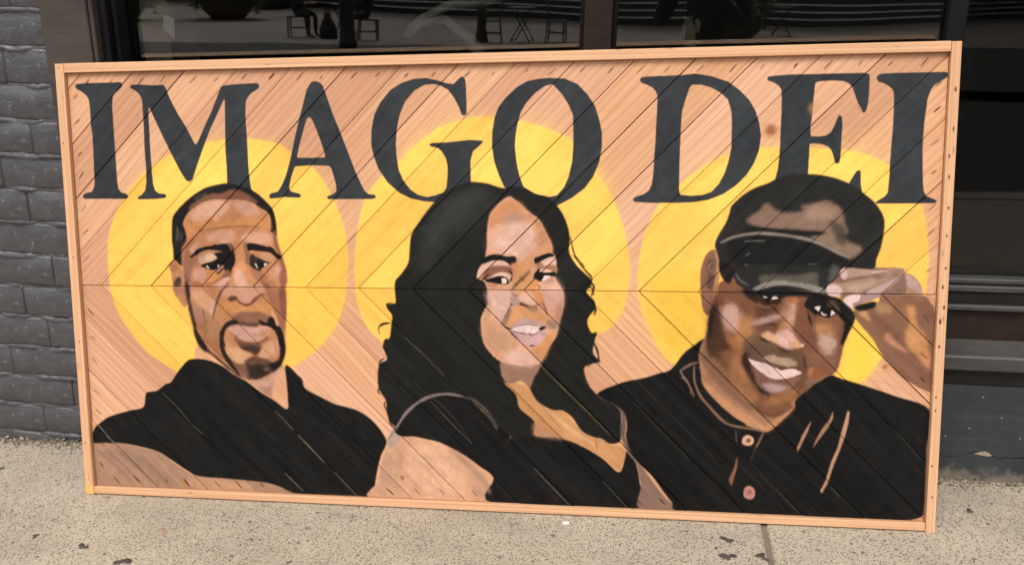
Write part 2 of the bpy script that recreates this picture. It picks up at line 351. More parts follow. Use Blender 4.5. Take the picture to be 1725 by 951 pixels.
for i in range(2600):
    left = random.random() < .68
    x = random.uniform(-1.0, .3) if left else random.uniform(2.38, 3.4)
    y = WALL-.004-abs(random.gauss(0, .026 if left else .02)); r = random.uniform(.0012, .005)*(1.35 if random.random() < .12 else 1)
    crumb(x, y, gz(x, y)+r*.2+max(0, (.02-(WALL-y)))*.5*random.random(), r)
td = NT('mortar_crumbs'); g_ = td.n('ShaderNodeNewGeometry'); M_CRUMB = td.done(td.ramp(g_.outputs['Random Per Island'], [(0, (.05, .042, .03)), (.45, (.12, .10, .07)), (.8, (.24, .20, .14)), (1, (.42, .37, .29))], 'LINEAR'), .9)
tag(mesh('debris', dv, df, M_CRUMB), 'crumbs of mortar and litter along the foot of the wall', kind='stuff')

# ------------------------------------------------------------------ grey painted brick wall, left
bw = tag(empty('brick_wall', (-.12, WALL, 0)), 'thickly painted dark grey brick wall left of the wooden sign', 'wall')
BX, BP = -.118, .1062
def brick(x0, x1, z0, z1, open_end):
    """one brick: front face a jittered grid, edges rounded back into the joint"""
    cx, cz = (x0+x1)/2, (z0+z1)/2; vs = []; fs = []; n_in = max(2, int((x1-x0)/.06))
    gx = [0, .007]+[.007+(x1-x0-.014)*q/n_in for q in range(1, n_in)]+[x1-x0-.007, x1-x0]; gzz = [0, .006, (z1-z0)*.5, z1-z0-.006, z1-z0]; nx, nz = len(gx)-1, 4
    dep = random.uniform(-.002, .002)
    tl = random.uniform(-.003, .003)
    for j in range(nz+1):
        for i in range(nx+1):
            edge = i in (0, nx) or j in (0, nz)
            x = x0+gx[i]+(random.uniform(-.0025, .0025) if 0 < i < nx else 0); z = z0+gzz[j]+random.uniform(-.0025, .0025)+tl*(i/nx-.5)
            y = dep+((random.uniform(.0008, .003) if j in (0, nz) else (random.uniform(.0008, .0024) if open_end else random.uniform(-.0006, .0004))) if edge else random.uniform(-.0015, .0015)-.001)
            vs.append((x-cx, y, z-cz))
    n = len(vs)
    for j in range(nz):
        for i in range(nx): a = j*(nx+1)+i; fs.append((a, a+1, a+nx+2, a+nx+1))
    per = [i for i in range(nx+1)]+[j*(nx+1)+nx for j in range(1, nz+1)]+[nz*(nx+1)+i for i in range(nx-1, -1, -1)]+[j*(nx+1) for j in range(nz-1, 0, -1)]
    for p in per: v = vs[p]; vs.append((v[0]*1.01, .05, v[2]*1.02))
    for k in range(len(per)): k2 = (k+1) % len(per); fs.append((per[k2], per[k], n+k, n+k2))
    o = mesh('brick', vs, fs, M_BRICK, bw, True); o.location = (cx+.12, 0, cz)
BL = .305
for c in range(-2, 21):
    z0 = .117+BP*(c-1)+.0035; z1 = z0+BP-.007; xr = BX
    first = True; x = xr
    off = (.22, .10, .30, .15)[c % 4]
    while x > -1.25:
        w = off if first else BL
        x0 = x-w; brick(x0+.0004, x-(.0 if first else .0004), z0, z1, random.random() < .3); x = x0; first = False
# mortar: ragged, smeared with paint
mv, mf = [], []; MX, MZ = 150, 330
for j in range(MZ+1):
    for i in range(MX+1):
        x = -1.25+(BX+.001+1.25)*i/MX; z = -.2+2.5*j/MZ
        ph = ((z-.117)/BP) % 1.0; near = min(ph, 1-ph)*BP
        n1 = noise.noise(Vector((x*18, z*30, 3.1))); n2 = noise.noise(Vector((x*55, z*70, 9.7)))
        rag = .006*noise.noise(Vector((x*9, z*6, 5.5)))+.003*noise.noise(Vector((x*40, z*30, 2.2)))
        q = ((z+rag-.117)/BP) % 1.0; q = q-1 if q > .5 else q; dz_ = q*BP             # metres above the joint line
        lip = max(0.0, 1+dz_/.016) if dz_ < 0 else max(0.0, 1-dz_/.0025)
        y = .0040-.0026*n1-.0035*max(0, n2)*(1 if near < .02 else .3)-.0170*lip*min(1.0, max(0.05, .62+1.3*noise.noise(Vector((x*13, round((z+rag-.117)/BP)*3.7, 1.3)))))
        mv.append((x+.12, y, z))
for j in range(MZ):
    for i in range(MX): a = j*(MX+1)+i; mf.append((a, a+1, a+MX+2, a+MX+1))
mesh('mortar', mv, mf, M_BRICK, bw, True)
MB().box(-1.15, .001, .03, .25, -.3, 2.4).build('wall_core', M_BRICK, bw)

# ------------------------------------------------------------------ shop front
sf = tag(empty('shop_front', (0, WALL, 0)), 'dark shop front with tall reflecting window panes behind the sign', 'shop front')
def sbox(name, m, x0, x1, y0, y1, z0, z1, shear=0.0, bevel=.003, parent=sf, label=None):
    o = MB().box(x0, x1, y0-WALL, y1-WALL, z0, z1, shear, 2.5, bevel).build(name, m, parent)
    if label: o['label'] = label
    return o
ZT = 3.0
sbox('pilaster', M_PIL, -.116, .030, .288, .46, -.25, ZT, label='wide brown grey trim board beside the brick')
sbox('pilaster_moulding', M_PIL, .030, .043, .296, .46, -.25, ZT)
sbox('window_jamb', M_BLACK, .043, .066, .322, .46, .5, ZT)
sbox('window_jamb', M_BLACK, .066, .080, .350, .46, .5, ZT)
sbox('mullion', M_BROWN, 1.428, 1.504, .365, .46, .5, ZT)
sbox('mullion_bead', M_BLACK, 1.416, 1.428, .388, .44, .5, ZT); sbox('mullion_bead', M_BLACK, 1.504, 1.516, .388, .44, .5, ZT)
sbox('mullion', M_BLACK, 2.358, 2.402, .375, .46, .5, ZT)
sbox('window_jamb', M_BLACK, 3.75, 3.85, .30, .46, .5, ZT)
sbox('head_rail', M_BLACK, -.116, 3.85, .27, .50, ZT, ZT+.5)
SH = .03
for (x0, x1) in ((.080, 1.416), (1.516, 2.358), (2.402, 3.75)):
    sbox('glass_pane', M_GLASS3 if x0 > 2.4 else M_GLASS, x0, x1, GLASS, GLASS+.008, .60, ZT, 0, 0)
# lower rails, sill and masonry base
sbox('glazing_bead', M_SILL, .06, 3.8, .372, .45, .712, .727, SH, .003)
sbox('glazing_bead', M_SILL, .06, 3.8, .360, .45, .692, .709, SH, .003)
sbox('bottom_rail', M_GAP, .06, 3.8, .368, .45, .655, .690, SH, .002)
sbox('rail_moulding', M_SILL, .06, 3.8, .352, .45, .640, .655, SH, .003)
sbox('kick_panel', M_BROWN, .06, 3.8, .370, .45, .530, .640, SH, .002)
sl = MB()
P = [(.372, .548), (.285, .532), (.281, .527), (.281, .492), (.286, .487), (.300, .487), (.40, .487), (.40, .548)]
A = [sl.bm.verts.new((.05, y-WALL, z+SH*(.05-2.5))) for y, z in P]; B = [sl.bm.verts.new((3.85, y-WALL, z+SH*(3.85-2.5))) for y, z in P]
for i in range(len(P)): k = (i+1) % len(P); sl.bm.faces.new((A[i], A[k], B[k], B[i]))
sl.bm.faces.new(A[::-1]); sl.bm.faces.new(B); sl.build('window_sill', M_SILL, sf)
sbox('base_course', M_GAP, .05, 3.85, .306, .60, .437, .486, SH, .002)  # band under the sill: the sill's shade is put into its near-black colour
bulk = sbox('masonry_base', M_BULK, .043, 3.85, WALL, .60, -.3, .434, SH, .0, label='dark blue grey painted masonry below the sill')
# cracks and a flaked patch in the paint of the base
def crack(pts, w):
    vs, fs = [], []
    for i, (x, z) in enumerate(pts):
        k = w*random.uniform(.5, 1.2)
        vs += [(x, -.0012, z+k), (x+.0006, -.0012, z-k)]
    for i in range(len(pts)-1): a = 2*i; fs.append((a, a+1, a+3, a+2))
    return mesh('paint_crack', vs, fs, M_BLACK, bulk)
crack([(2.46, .212), (2.475, .214), (2.488, .211), (2.50, .213), (2.515, .207), (2.53, .206), (2.548, .205)], .0011)
crack([(2.585, .219), (2.60, .226), (2.615, .228)], .0009)
crack([(2.655, .219), (2.668, .214), (2.68, .212), (2.694, .219), (2.71, .216), (2.74, .222), (2.78, .214)], .0013)
crack([(2.495, .213), (2.4955, .19), (2.4948, .165), (2.496, .135), (2.495, .12)], .0012) if False else None
vc = MB().box(2.494, 2.4965, -.0015, 0, .125, .208).build('paint_crack', M_BLACK, bulk)
ch = [(2.605, .222), (2.622, .229), (2.634, .233), (2.645, .228), (2.656, .220), (2.647, .216), (2.633, .218), (2.62, .219)]
mesh('flaked_patch', [(x, -.0022+random.uniform(0, .001), z) for x, z in ch], [tuple(range(len(ch)))], M_CHIP, bulk)
for (x, z) in ((2.66, .34), (2.60, .40), (2.58, .30), (2.72, .28), (2.66, .455), (2.52, .27), (2.75, .37)):
    o = MB(); bmesh.ops.create_icosphere(o.bm, subdivisions=1, radius=.004); o = o.build('paint_blister', M_BULK, bulk, True); o.location = (x, .001, z)
# paper note and tape on the inside of the left pane
nv = [(.186, 1.339), (.218, 1.311), (.2245, 1.369), (.196, 1.379), (.189, 1.375)]
y = GLASS+.011
pn = mesh('paper_note', [(x, y+.002*math.sin(x*300), z) for x, z in nv]+[(x, y+.0012+.002*math.sin(x*300), z) for x, z in nv], [(0, 1, 2, 3, 4), (9, 8, 7, 6, 5)]+[(i, (i+1) % 5, 5+(i+1) % 5, 5+i)[::-1] for i in range(5)], M_PAPER)
tag(pn, 'folded cream paper note stuck inside the left window pane', 'paper note')
tv = [(.156, 1.346), (.184, 1.344), (.185, 1.356), (.176, 1.362), (.182, 1.374), (.178, 1.383), (.170, 1.380), (.170, 1.365), (.163, 1.360)]
n = len(tv); tp = mesh('tape_scrap', [(x, y+.001, z) for x, z in tv]+[(x, y+.0018, z) for x, z in tv], [tuple(range(n)), tuple(range(2*n-1, n-1, -1))]+[(i, (i+1) % n, n+(i+1) % n, n+i)[::-1] for i in range(n)], M_TAPE)
tag(tp, 'torn green grey tape scrap on the glass beside the note', 'tape')

# ------------------------------------------------------------------ inside the shop
def struct(name, m, x0, x1, y0, y1, z0, z1): return tag(MB().box(x0, x1, y0, y1, z0, z1).build(name, m), kind='structure')
tag(None, None) if False else None
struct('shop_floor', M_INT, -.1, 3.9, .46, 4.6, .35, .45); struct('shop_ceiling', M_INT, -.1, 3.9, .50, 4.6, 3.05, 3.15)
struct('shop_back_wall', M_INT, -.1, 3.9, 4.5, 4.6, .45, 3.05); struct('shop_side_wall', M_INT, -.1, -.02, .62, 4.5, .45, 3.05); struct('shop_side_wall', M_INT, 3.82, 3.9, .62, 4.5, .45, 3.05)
tag(MB().box(.112, .200, .425, .60, .45, 3.05, bevel=.004).build('plaster_column', M_COLUMN), 'pale plastered column just inside the left window pane', 'column')
rs = random.Random(3)
def jig(p, a): return tuple(c+rs.uniform(-a, a) for c in p)
pts = [jig(p, .004) for p in ((1.735, .75, .45), (1.728, .75, .8), (1.722, .75, 1.15), (1.724, .75, 1.30), (1.722, .75, 1.36), (1.724, .75, 1.392))]
dp = tag(empty('driftwood_post', (0, 0, 0)), 'weathered upright driftwood stump standing inside the middle window', 'driftwood')
d1 = MB().tube(pts, [.03, .027, .025, .025, .024, .018], 10).build('trunk', M_DRIFT, dp, True)
MB().tube([(1.742, .75, 1.385), (1.750, .748, 1.375), (1.752, .746, 1.345)], [.008, .010, .004], 7).build('broken_stub', M_DRIFT, dp, True)
pts = [(1.30, .82, 1.55), (1.21, .82, 1.46), (1.08, .81, 1.42), (.96, .80, 1.405), (.875, .80, 1.37), (.835, .80, 1.335), (.815, .80, 1.312), (.828, .80, 1.305), (.845, .80, 1.325), (.875, .80, 1.352), (.915, .81, 1.366), (.95, .81, 1.358), (.985, .82, 1.330), (1.02, .82, 1.31), (1.06, .82, 1.26), (1.10, .82, 1.15), (1.13, .82, .95), (1.15, .82, .45)]
tag(MB().tube([jig(p, .004) for p in pts], [.014, .016, .016, .015, .014, .012, .010, .010, .011, .013, .015, .016, .018, .02, .022, .024, .026, .03], 9).build('driftwood_branch', M_DRIFT2, None, True), 'pale curved driftwood branch displayed inside the left window', 'driftwood')

# ------------------------------------------------------------------ across the street (seen as reflections)
def bistro_chair(m):
    t = empty('cafe_chair')
    for (x, y) in ((-.19, .19), (.19, .19)): MB().bar((x, y, 0), (x*.95, y*.95, .44), .017, .019, 8).build('leg', m, t)
    for x in (-.19, .19): MB().tube([(x, -.24, 0), (x, -.19, .44), (x*.97, -.22, .70), (x*.95, -.27, .90)], [.017, .02, .018, .015], 8).build('leg', m, t)
    MB().box(-.215, .215, -.21, .22, .435, .462, bevel=.008).build('seat', m, t)
    for z in (.56, .68, .80): MB().box(-.185, .185, -.245-(z-.56)*.12, -.225-(z-.56)*.12, z, z+.055, bevel=.004).build('back_slat', m, t)
    for a, b in (((-.19, .18, .2), (-.19, -.2, .2)), ((.19, .18, .2), (.19, -.2, .2)), ((-.19, .18, .26), (.19, .18, .26)), ((-.19, -.21, .26), (.19, -.21, .26))): MB().bar(a, b, .011, None, 6).build('stretcher', m, t)
    return t
def bistro_table(m):
    t = empty('bistro_table')
    MB().lathe([(.0, .70), (.33, .70), (.35, .708), (.35, .722), (.33, .73), (.0, .73)], 28).build('table_top', m, t)
    for a, b in (((-.24, -.17, 0), (.24, -.17, .70)), ((.24, -.17, 0), (-.24, -.17, .70)), ((-.24, .17, 0), (.24, .17, .70)), ((.24, .17, 0), (-.24, .17, .70))): MB().bar(a, b, .014, None, 8).build('leg', m, t)
    for x in (-.24, .24): MB().bar((x, -.17, .03), (x, .17, .03), .011, None, 6).build('stretcher', m, t)
    return t
c0 = bistro_chair(M_CHAIRWOOD); c1 = bistro_chair(M_IRON); t0 = bistro_table(M_IRON)
GC = 'cafe chairs on the plaza, reflected in the window'
for proto, spots in ((c0, [(-6.55, -17.9, 1.35, 'dark wooden cafe chair reflected beside the large planter, sitter facing the table'), (-4.75, -17.7, -1.75, 'dark wooden cafe chair reflected just right of the thick dark post')]),
                     (c1, [(-1.95, -17.9, 1.4, 'thin iron cafe chair reflected beside the pale timber trunk'), (-.45, -18.3, -1.5, 'thin iron cafe chair reflected right of the folding table'), (4.25, -23.2, 1.5, 'small far iron cafe chair reflected in the middle pane, beside a lone table')])):
    for i, (x, y, rz, lb) in enumerate(spots):
        o = proto if i == 0 else copy_tree(proto)
        o.location = (x, y, 0); o.rotation_euler = (0, 0, rz-math.pi/2 if False else rz); tag(o, lb, 'chair', GC)
for i, (x, y, lb) in enumerate(((-1.3, -18.4, 'folding cafe table with crossed legs reflected between two iron chairs'), (-5.7, -18.9, 'cafe table reflected between the two seated people'), (5.3, -23.6, 'lone cafe table reflected in the middle window pane'))):
    o = t0 if i == 0 else copy_tree(t0)
    o.location = (x, y, 0); o.rotation_euler = (0, 0, (.2, .5, .1)[i]); tag(o, lb, 'table', 'cafe tables on the plaza, reflected in the window')
bag = tag(empty('backpack', (-5.75, -17.75, 0), .4), 'dark bag standing on the ground between the two seated people', 'bag')
b_ = MB().lathe([(.0, 0), (.19, .0), (.21, .05), (.20, .22), (.15, .36), (.09, .44), (.075, .56), (.0, .58)], 18); b_.build('bag_body', M_CLOTH, bag, True)
b_ = MB(); b_.tube([(-.05, 0, .54), (-.05, 0, .64), (0, 0, .68), (.05, 0, .64), (.05, 0, .54)], .014, 6); b_.build('handle', M_CLOTH, bag, True)
MB().lathe([(.0, .10), (.13, .10), (.15, .14), (.14, .26), (.0, .28)], 14).build('front_pocket', M_CLOTH2, bag, True).location = (0, .11, 0)
def planter(x, y, s, lb, seed):
    t = tag(empty('bowl_planter', (x, y, 0)), lb, 'planter', 'round bowl planters reflected in the window')
    MB().lathe([(.36*s, 0), (.42*s, .03*s), (.62*s, .24*s), (.76*s, .52*s), (.80*s, .60*s), (.74*s, .60*s), (.70*s, .52*s), (.0, .50*s)], 32).build('bowl', M_PLANTER, t, True)
    r = random.Random(seed); vs, fs = [], []
    for i in range(2400):
        a = r.uniform(0, 6.283); k = r.random()**.5; el = r.uniform(-1.0, 1.4)
        rad = (1.02+.12*math.sin(3*a+seed)+.08*math.sin(7*a))*s*r.uniform(.72, 1.0)
        p = Vector((math.cos(a)*math.cos(el*.7)*rad, math.sin(a)*math.cos(el*.7)*rad, .80*s+math.sin(el)*rad*.66))
        q = Matrix.Rotation(r.uniform(0, 6.3), 3, 'Z')@Matrix.Rotation(r.uniform(-1.2, 1.2), 3, 'X'); w = .055*s*r.uniform(.7, 1.3)
        b = len(vs)
        for v in ((-w, 0, 0), (0, -w*.5, .01), (w*1.2, 0, 0), (0, w*.5, .01)): vs.append(p+q@Vector(v))
        fs.append((b, b+1, b+2, b+3))
    o = mesh('foliage', vs, fs, M_LEAF, t); o['kind'] = 'stuff'
    st = MB()
    for i in range(14):
        a = r.uniform(0, 6.28); st.bar((0, 0, .45*s), (math.cos(a)*.8*s, math.sin(a)*.8*s, (.5+.6*r.random())*s), .02*s, .006*s, 5)
    st.build('branches', M_BARK, t)
planter(-11.7, -25.1, 1.35, 'large round planter of bushy foliage reflected right of the paper note', 1)
planter(-13.2, -32.6, 1.3, 'farther round planter reflected behind the dark chair', 2)
planter(-14.1, -22.9, 1.2, 'bushy round planter reflected directly behind the paper note', 3)
planter(3.85, -21.4, 1.0, 'dark round planter reflected right of the photographer', 4)
lp = tag(empty('lamp_post', (-4.5, -15.4, 0)), 'thick dark lamp post foot reflected between two seated people', 'lamp post')
MB().lathe([(.19, 0), (.19, .12), (.17, .16), (.155, .5), (.145, .9), (.13, 1.3), (.10, 1.36), (.07, 1.5)], 20).build('base', M_IRON, lp, True); MB().bar((0, 0, 1.5), (0, 0, 4.2), .07, .05, 12).build('pole', M_IRON, lp, True)
MB().lathe([(.06, 4.2), (.2, 4.35), (.24, 4.7), (.12, 4.9), (.0, 4.95)], 14).build('lantern', M_IRON, lp, True)
tt = tag(empty('plaza_tree', (-2.15, -17.85, 0)), 'pale olive tree trunk reflected beside an iron cafe chair', 'tree')
MB().tube([(0, 0, 0), (.01, 0, .6), (-.01, .02, 1.3), (.02, 0, 2.4), (0, .03, 3.4)], [.16, .125, .115, .10, .08], 12).build('trunk', M_BARK, tt, True)
lm = MB()
for i in range(7):
    a = i*.9; lm.tube([(0, .02, 2.6+.1*i), (math.cos(a)*.5, math.sin(a)*.5, 3.2+.1*i), (math.cos(a)*1.1, math.sin(a)*1.1, 3.9)], [.05, .03, .012], 6)
lm.build('limbs', M_BARK, tt)
vs, fs = [], []; r = random.Random(8)
for i in range(2200):
    p = Vector((r.gauss(0, .8), r.gauss(0, .8), 4.0+r.gauss(0, .55))); q = Matrix.Rotation(r.uniform(0, 6.3), 3, 'Z')@Matrix.Rotation(r.uniform(-1.2, 1.2), 3, 'X'); b = len(vs)
    for v in ((-.07, 0, 0), (0, -.04, 0), (.08, 0, 0), (0, .04, 0)): vs.append(p+q@Vector(v))
    fs.append((b, b+1, b+2, b+3))
o = mesh('crown', vs, fs, M_LEAF, tt); o['kind'] = 'stuff'
# long slatted walls on the far side of the plaza
def slat_wall(a, b, lb):
    a, b = Vector((*a, 0)), Vector((*b, 0)); L = (b-a).length; t = tag(empty('slatted_wall', a, math.atan2(b.y-a.y, b.x-a.x)), lb, 'wall', 'dark slatted walls across the plaza')
    MB().box(0, L, -.3, 0, -.1, 5.0).build('cladding', M_SLATDARK, t)
    for k in range(12):
        z = .20+.215*k; MB().box(0, L, 0.0, .06, z, z+.045).build('slat', M_SLAT, t)
slat_wall((-34.0, -46.0), (.65, -26.6), 'dark slatted wall across the plaza, reflected in the left window pane')
slat_wall((.66, -26.61), (7.0, -28.6), 'dark slatted wall across the plaza, reflected in the middle window pane')
slat_wall((7.01, -28.62), (40.0, -62.0), 'dark slatted wall across the plaza, reflected behind the top right corner')

# ------------------------------------------------------------------ people
def figure(loc, rz, J, label, top, legs, group=None):
    """one skinned body: joints J name -> (x, y, z, radius), fingers added at the wrists"""
    t = tag(empty('person', loc, rz), label, 'person', group)
    names = list(J); V = [J[n][:3] for n in names]; Rr = [J[n][3] for n in names]; ix = {n: i for i, n in enumerate(names)}; E = []
    for ch in (('pelvis', 'waist', 'chest', 'collar', 'neck', 'jaw', 'brow', 'crown'),): E += [(ix[a], ix[b]) for a, b in zip(ch, ch[1:])]
    for s in 'LR':
        for ch in (('collar', 'shoulder'+s, 'elbow'+s, 'wrist'+s, 'palm'+s), ('pelvis', 'hip'+s, 'knee'+s, 'ankle'+s, 'ball'+s, 'toe'+s)): E += [(ix[a], ix[b]) for a, b in zip(ch, ch[1:])]
        w = Vector(J['wrist'+s][:3]); p = Vector(J['palm'+s][:3]); d = (p-w).normalized(); sd_ = d.cross(Vector((0, 0, 1))).normalized()
        up_ = sd_.cross(d)
        for k, (o, ln) in enumerate(((-.032, .062), (-.011, .074), (.011, .070), (.031, .054))):
            a = p+sd_*o+d*.035; b = a+d*ln*.55-up_*.006; c = b+d*ln*.4-up_*.024
            i0 = len(V); V += [tuple(a), tuple(b), tuple(c)]; Rr += [.010, .009, .0075]; E += [(ix['palm'+s], i0), (i0, i0+1), (i0+1, i0+2)]
        a = w+d*.03+sd_*(.045 if s == 'L' else -.045); b = a+d*.045+sd_*(.012 if s == 'L' else -.012)
        i0 = len(V); V += [tuple(a), tuple(b)]; Rr += [.011, .009]; E += [(ix['wrist'+s], i0), (i0, i0+1)]
    me = bpy.data.meshes.new('body'); me.from_pydata(V, E, []); o = link(bpy.data.objects.new('body', me), t)
    sk = o.modifiers.new('skin', 'SKIN'); sk.use_smooth_shade = True
    for i, v in enumerate(me.skin_vertices[0].data): v.radius = (Rr[i], Rr[i]); v.use_root = (i == 0)
    ss = o.modifiers.new('sub', 'SUBSURF'); ss.levels = 1; ss.render_levels = 1
    bpy.context.view_layer.update()
    nm = bpy.data.meshes.new_from_object(o.evaluated_get(bpy.context.evaluated_depsgraph_get())); o.modifiers.clear(); o.data = nm
    nm.materials.clear()
    for m in (top, legs, M_SKIN): nm.materials.append(m)
    nz = J['neck'][2]; wz = J['waist'][2]-.06; hands = [Vector(J['palm'+s][:3]) for s in 'LR']
    for p in nm.polygons:
        c = p.center
        p.material_index = 2 if (c.z > nz or any((c-h).length < .10 for h in hands)) else (0 if c.z > wz else 1)
        p.use_smooth = True
    br = Vector(J['brow'][:3]); cr = Vector(J['crown'][:3]); hb = MB()
    bmesh.ops.create_uvsphere(hb.bm, u_segments=16, v_segments=10, radius=.112); hb.bm.verts.ensure_lookup_table()
    bmesh.ops.delete(hb.bm, geom=[v for v in hb.bm.verts if v.co.y > .02 and v.co.z < .045 or v.co.z < -.05], context='VERTS')
    h = hb.build('hair', M_HAIR, t, True); h.location = br+Vector((0, -.012, .03)); h.scale = (.86, 1.02, 1.05)
    f = MB(); f.bar(br+Vector((0, .085, .0)), br+Vector((0, .108, -.042)), .010, .014, 8); f.build('nose', M_SKIN, t, True)
    for x in (-.034, .034):
        e = MB(); bmesh.ops.create_icosphere(e.bm, subdivisions=1, radius=.012); e = e.build('eye', M_HAIR, t, True); e.location = br+Vector((x, .086, .005))
    mo = MB().box(-.024, .024, .078, .092, -.085, -.075, bevel=.003).build('mouth', plain('lips', (.30, .13, .10), .5), t); mo.location = br
    return t
STAND = dict(pelvis=(0, 0, .95, .135), waist=(0, 0, 1.10, .125), chest=(0, .0, 1.28, .15), collar=(0, -.01, 1.42, .10), neck=(0, 0, 1.52, .055), jaw=(0, .02, 1.59, .075), brow=(0, .015, 1.665, .092), crown=(0, 0, 1.735, .07),
    shoulderL=(.19, -.01, 1.40, .062), elbowL=(.27, .08, 1.14, .046), wristL=(.14, .29, 1.33, .03), palmL=(.085, .33, 1.395, .03), shoulderR=(-.19, -.01, 1.40, .062), elbowR=(-.27, .08, 1.14, .046), wristR=(-.14, .29, 1.33, .03), palmR=(-.085, .33, 1.395, .03),
    hipL=(.10, 0, .86, .09), kneeL=(.11, .02, .49, .06), ankleL=(.11, -.02, .08, .042), ballL=(.125, .10, .035, .036), toeL=(.13, .17, .03, .03), hipR=(-.10, 0, .86, .09), kneeR=(-.11, .02, .49, .06), ankleR=(-.11, -.02, .08, .042), ballR=(-.125, .10, .035, .036), toeR=(-.13, .17, .03, .03))
SIT = dict(pelvis=(0, -.05, .55, .135), waist=(0, -.06, .70, .125), chest=(0, -.03, .88, .15), collar=(0, -.02, 1.02, .10), neck=(0, 0, 1.12, .055), jaw=(0, .03, 1.19, .075), brow=(0, .025, 1.265, .092), crown=(0, .01, 1.335, .07),
    shoulderL=(.19, -.02, 1.0, .06), elbowL=(.25, .10, .76, .045), wristL=(.13, .31, .74, .03), palmL=(.09, .38, .755, .03), shoulderR=(-.19, -.02, 1.0, .06), elbowR=(-.25, .10, .76, .045), wristR=(-.13, .31, .74, .03), palmR=(-.09, .38, .755, .03),
    hipL=(.10, .02, .53, .09), kneeL=(.13, .38, .50, .065), ankleL=(.12, .36, .09, .043), ballL=(.13, .47, .04, .036), toeL=(.135, .54, .033, .03), hipR=(-.10, .02, .53, .09), kneeR=(-.13, .38, .50, .065), ankleR=(-.12, .36, .09, .043), ballR=(-.13, .47, .04, .036), toeR=(-.135, .54, .033, .03))
figure((1.94, -2.58, gz(1.94, -2.58)), 0.42, STAND, 'person in dark clothes reflected faintly in the middle window pane, holding up both hands', M_CLOTH, M_CLOTH2)
figure((-6.5, -17.9, 0), 1.35-math.pi/2+math.pi/2-1.35-1.2, SIT, 'person in dark clothes sitting on the leftmost reflected cafe chair', M_CLOTH, M_CLOTH)
figure((-4.8, -17.75, 0), 1.3, SIT, 'person in charcoal clothes sitting right of the reflected lamp post', M_CLOTH, M_CLOTH2)

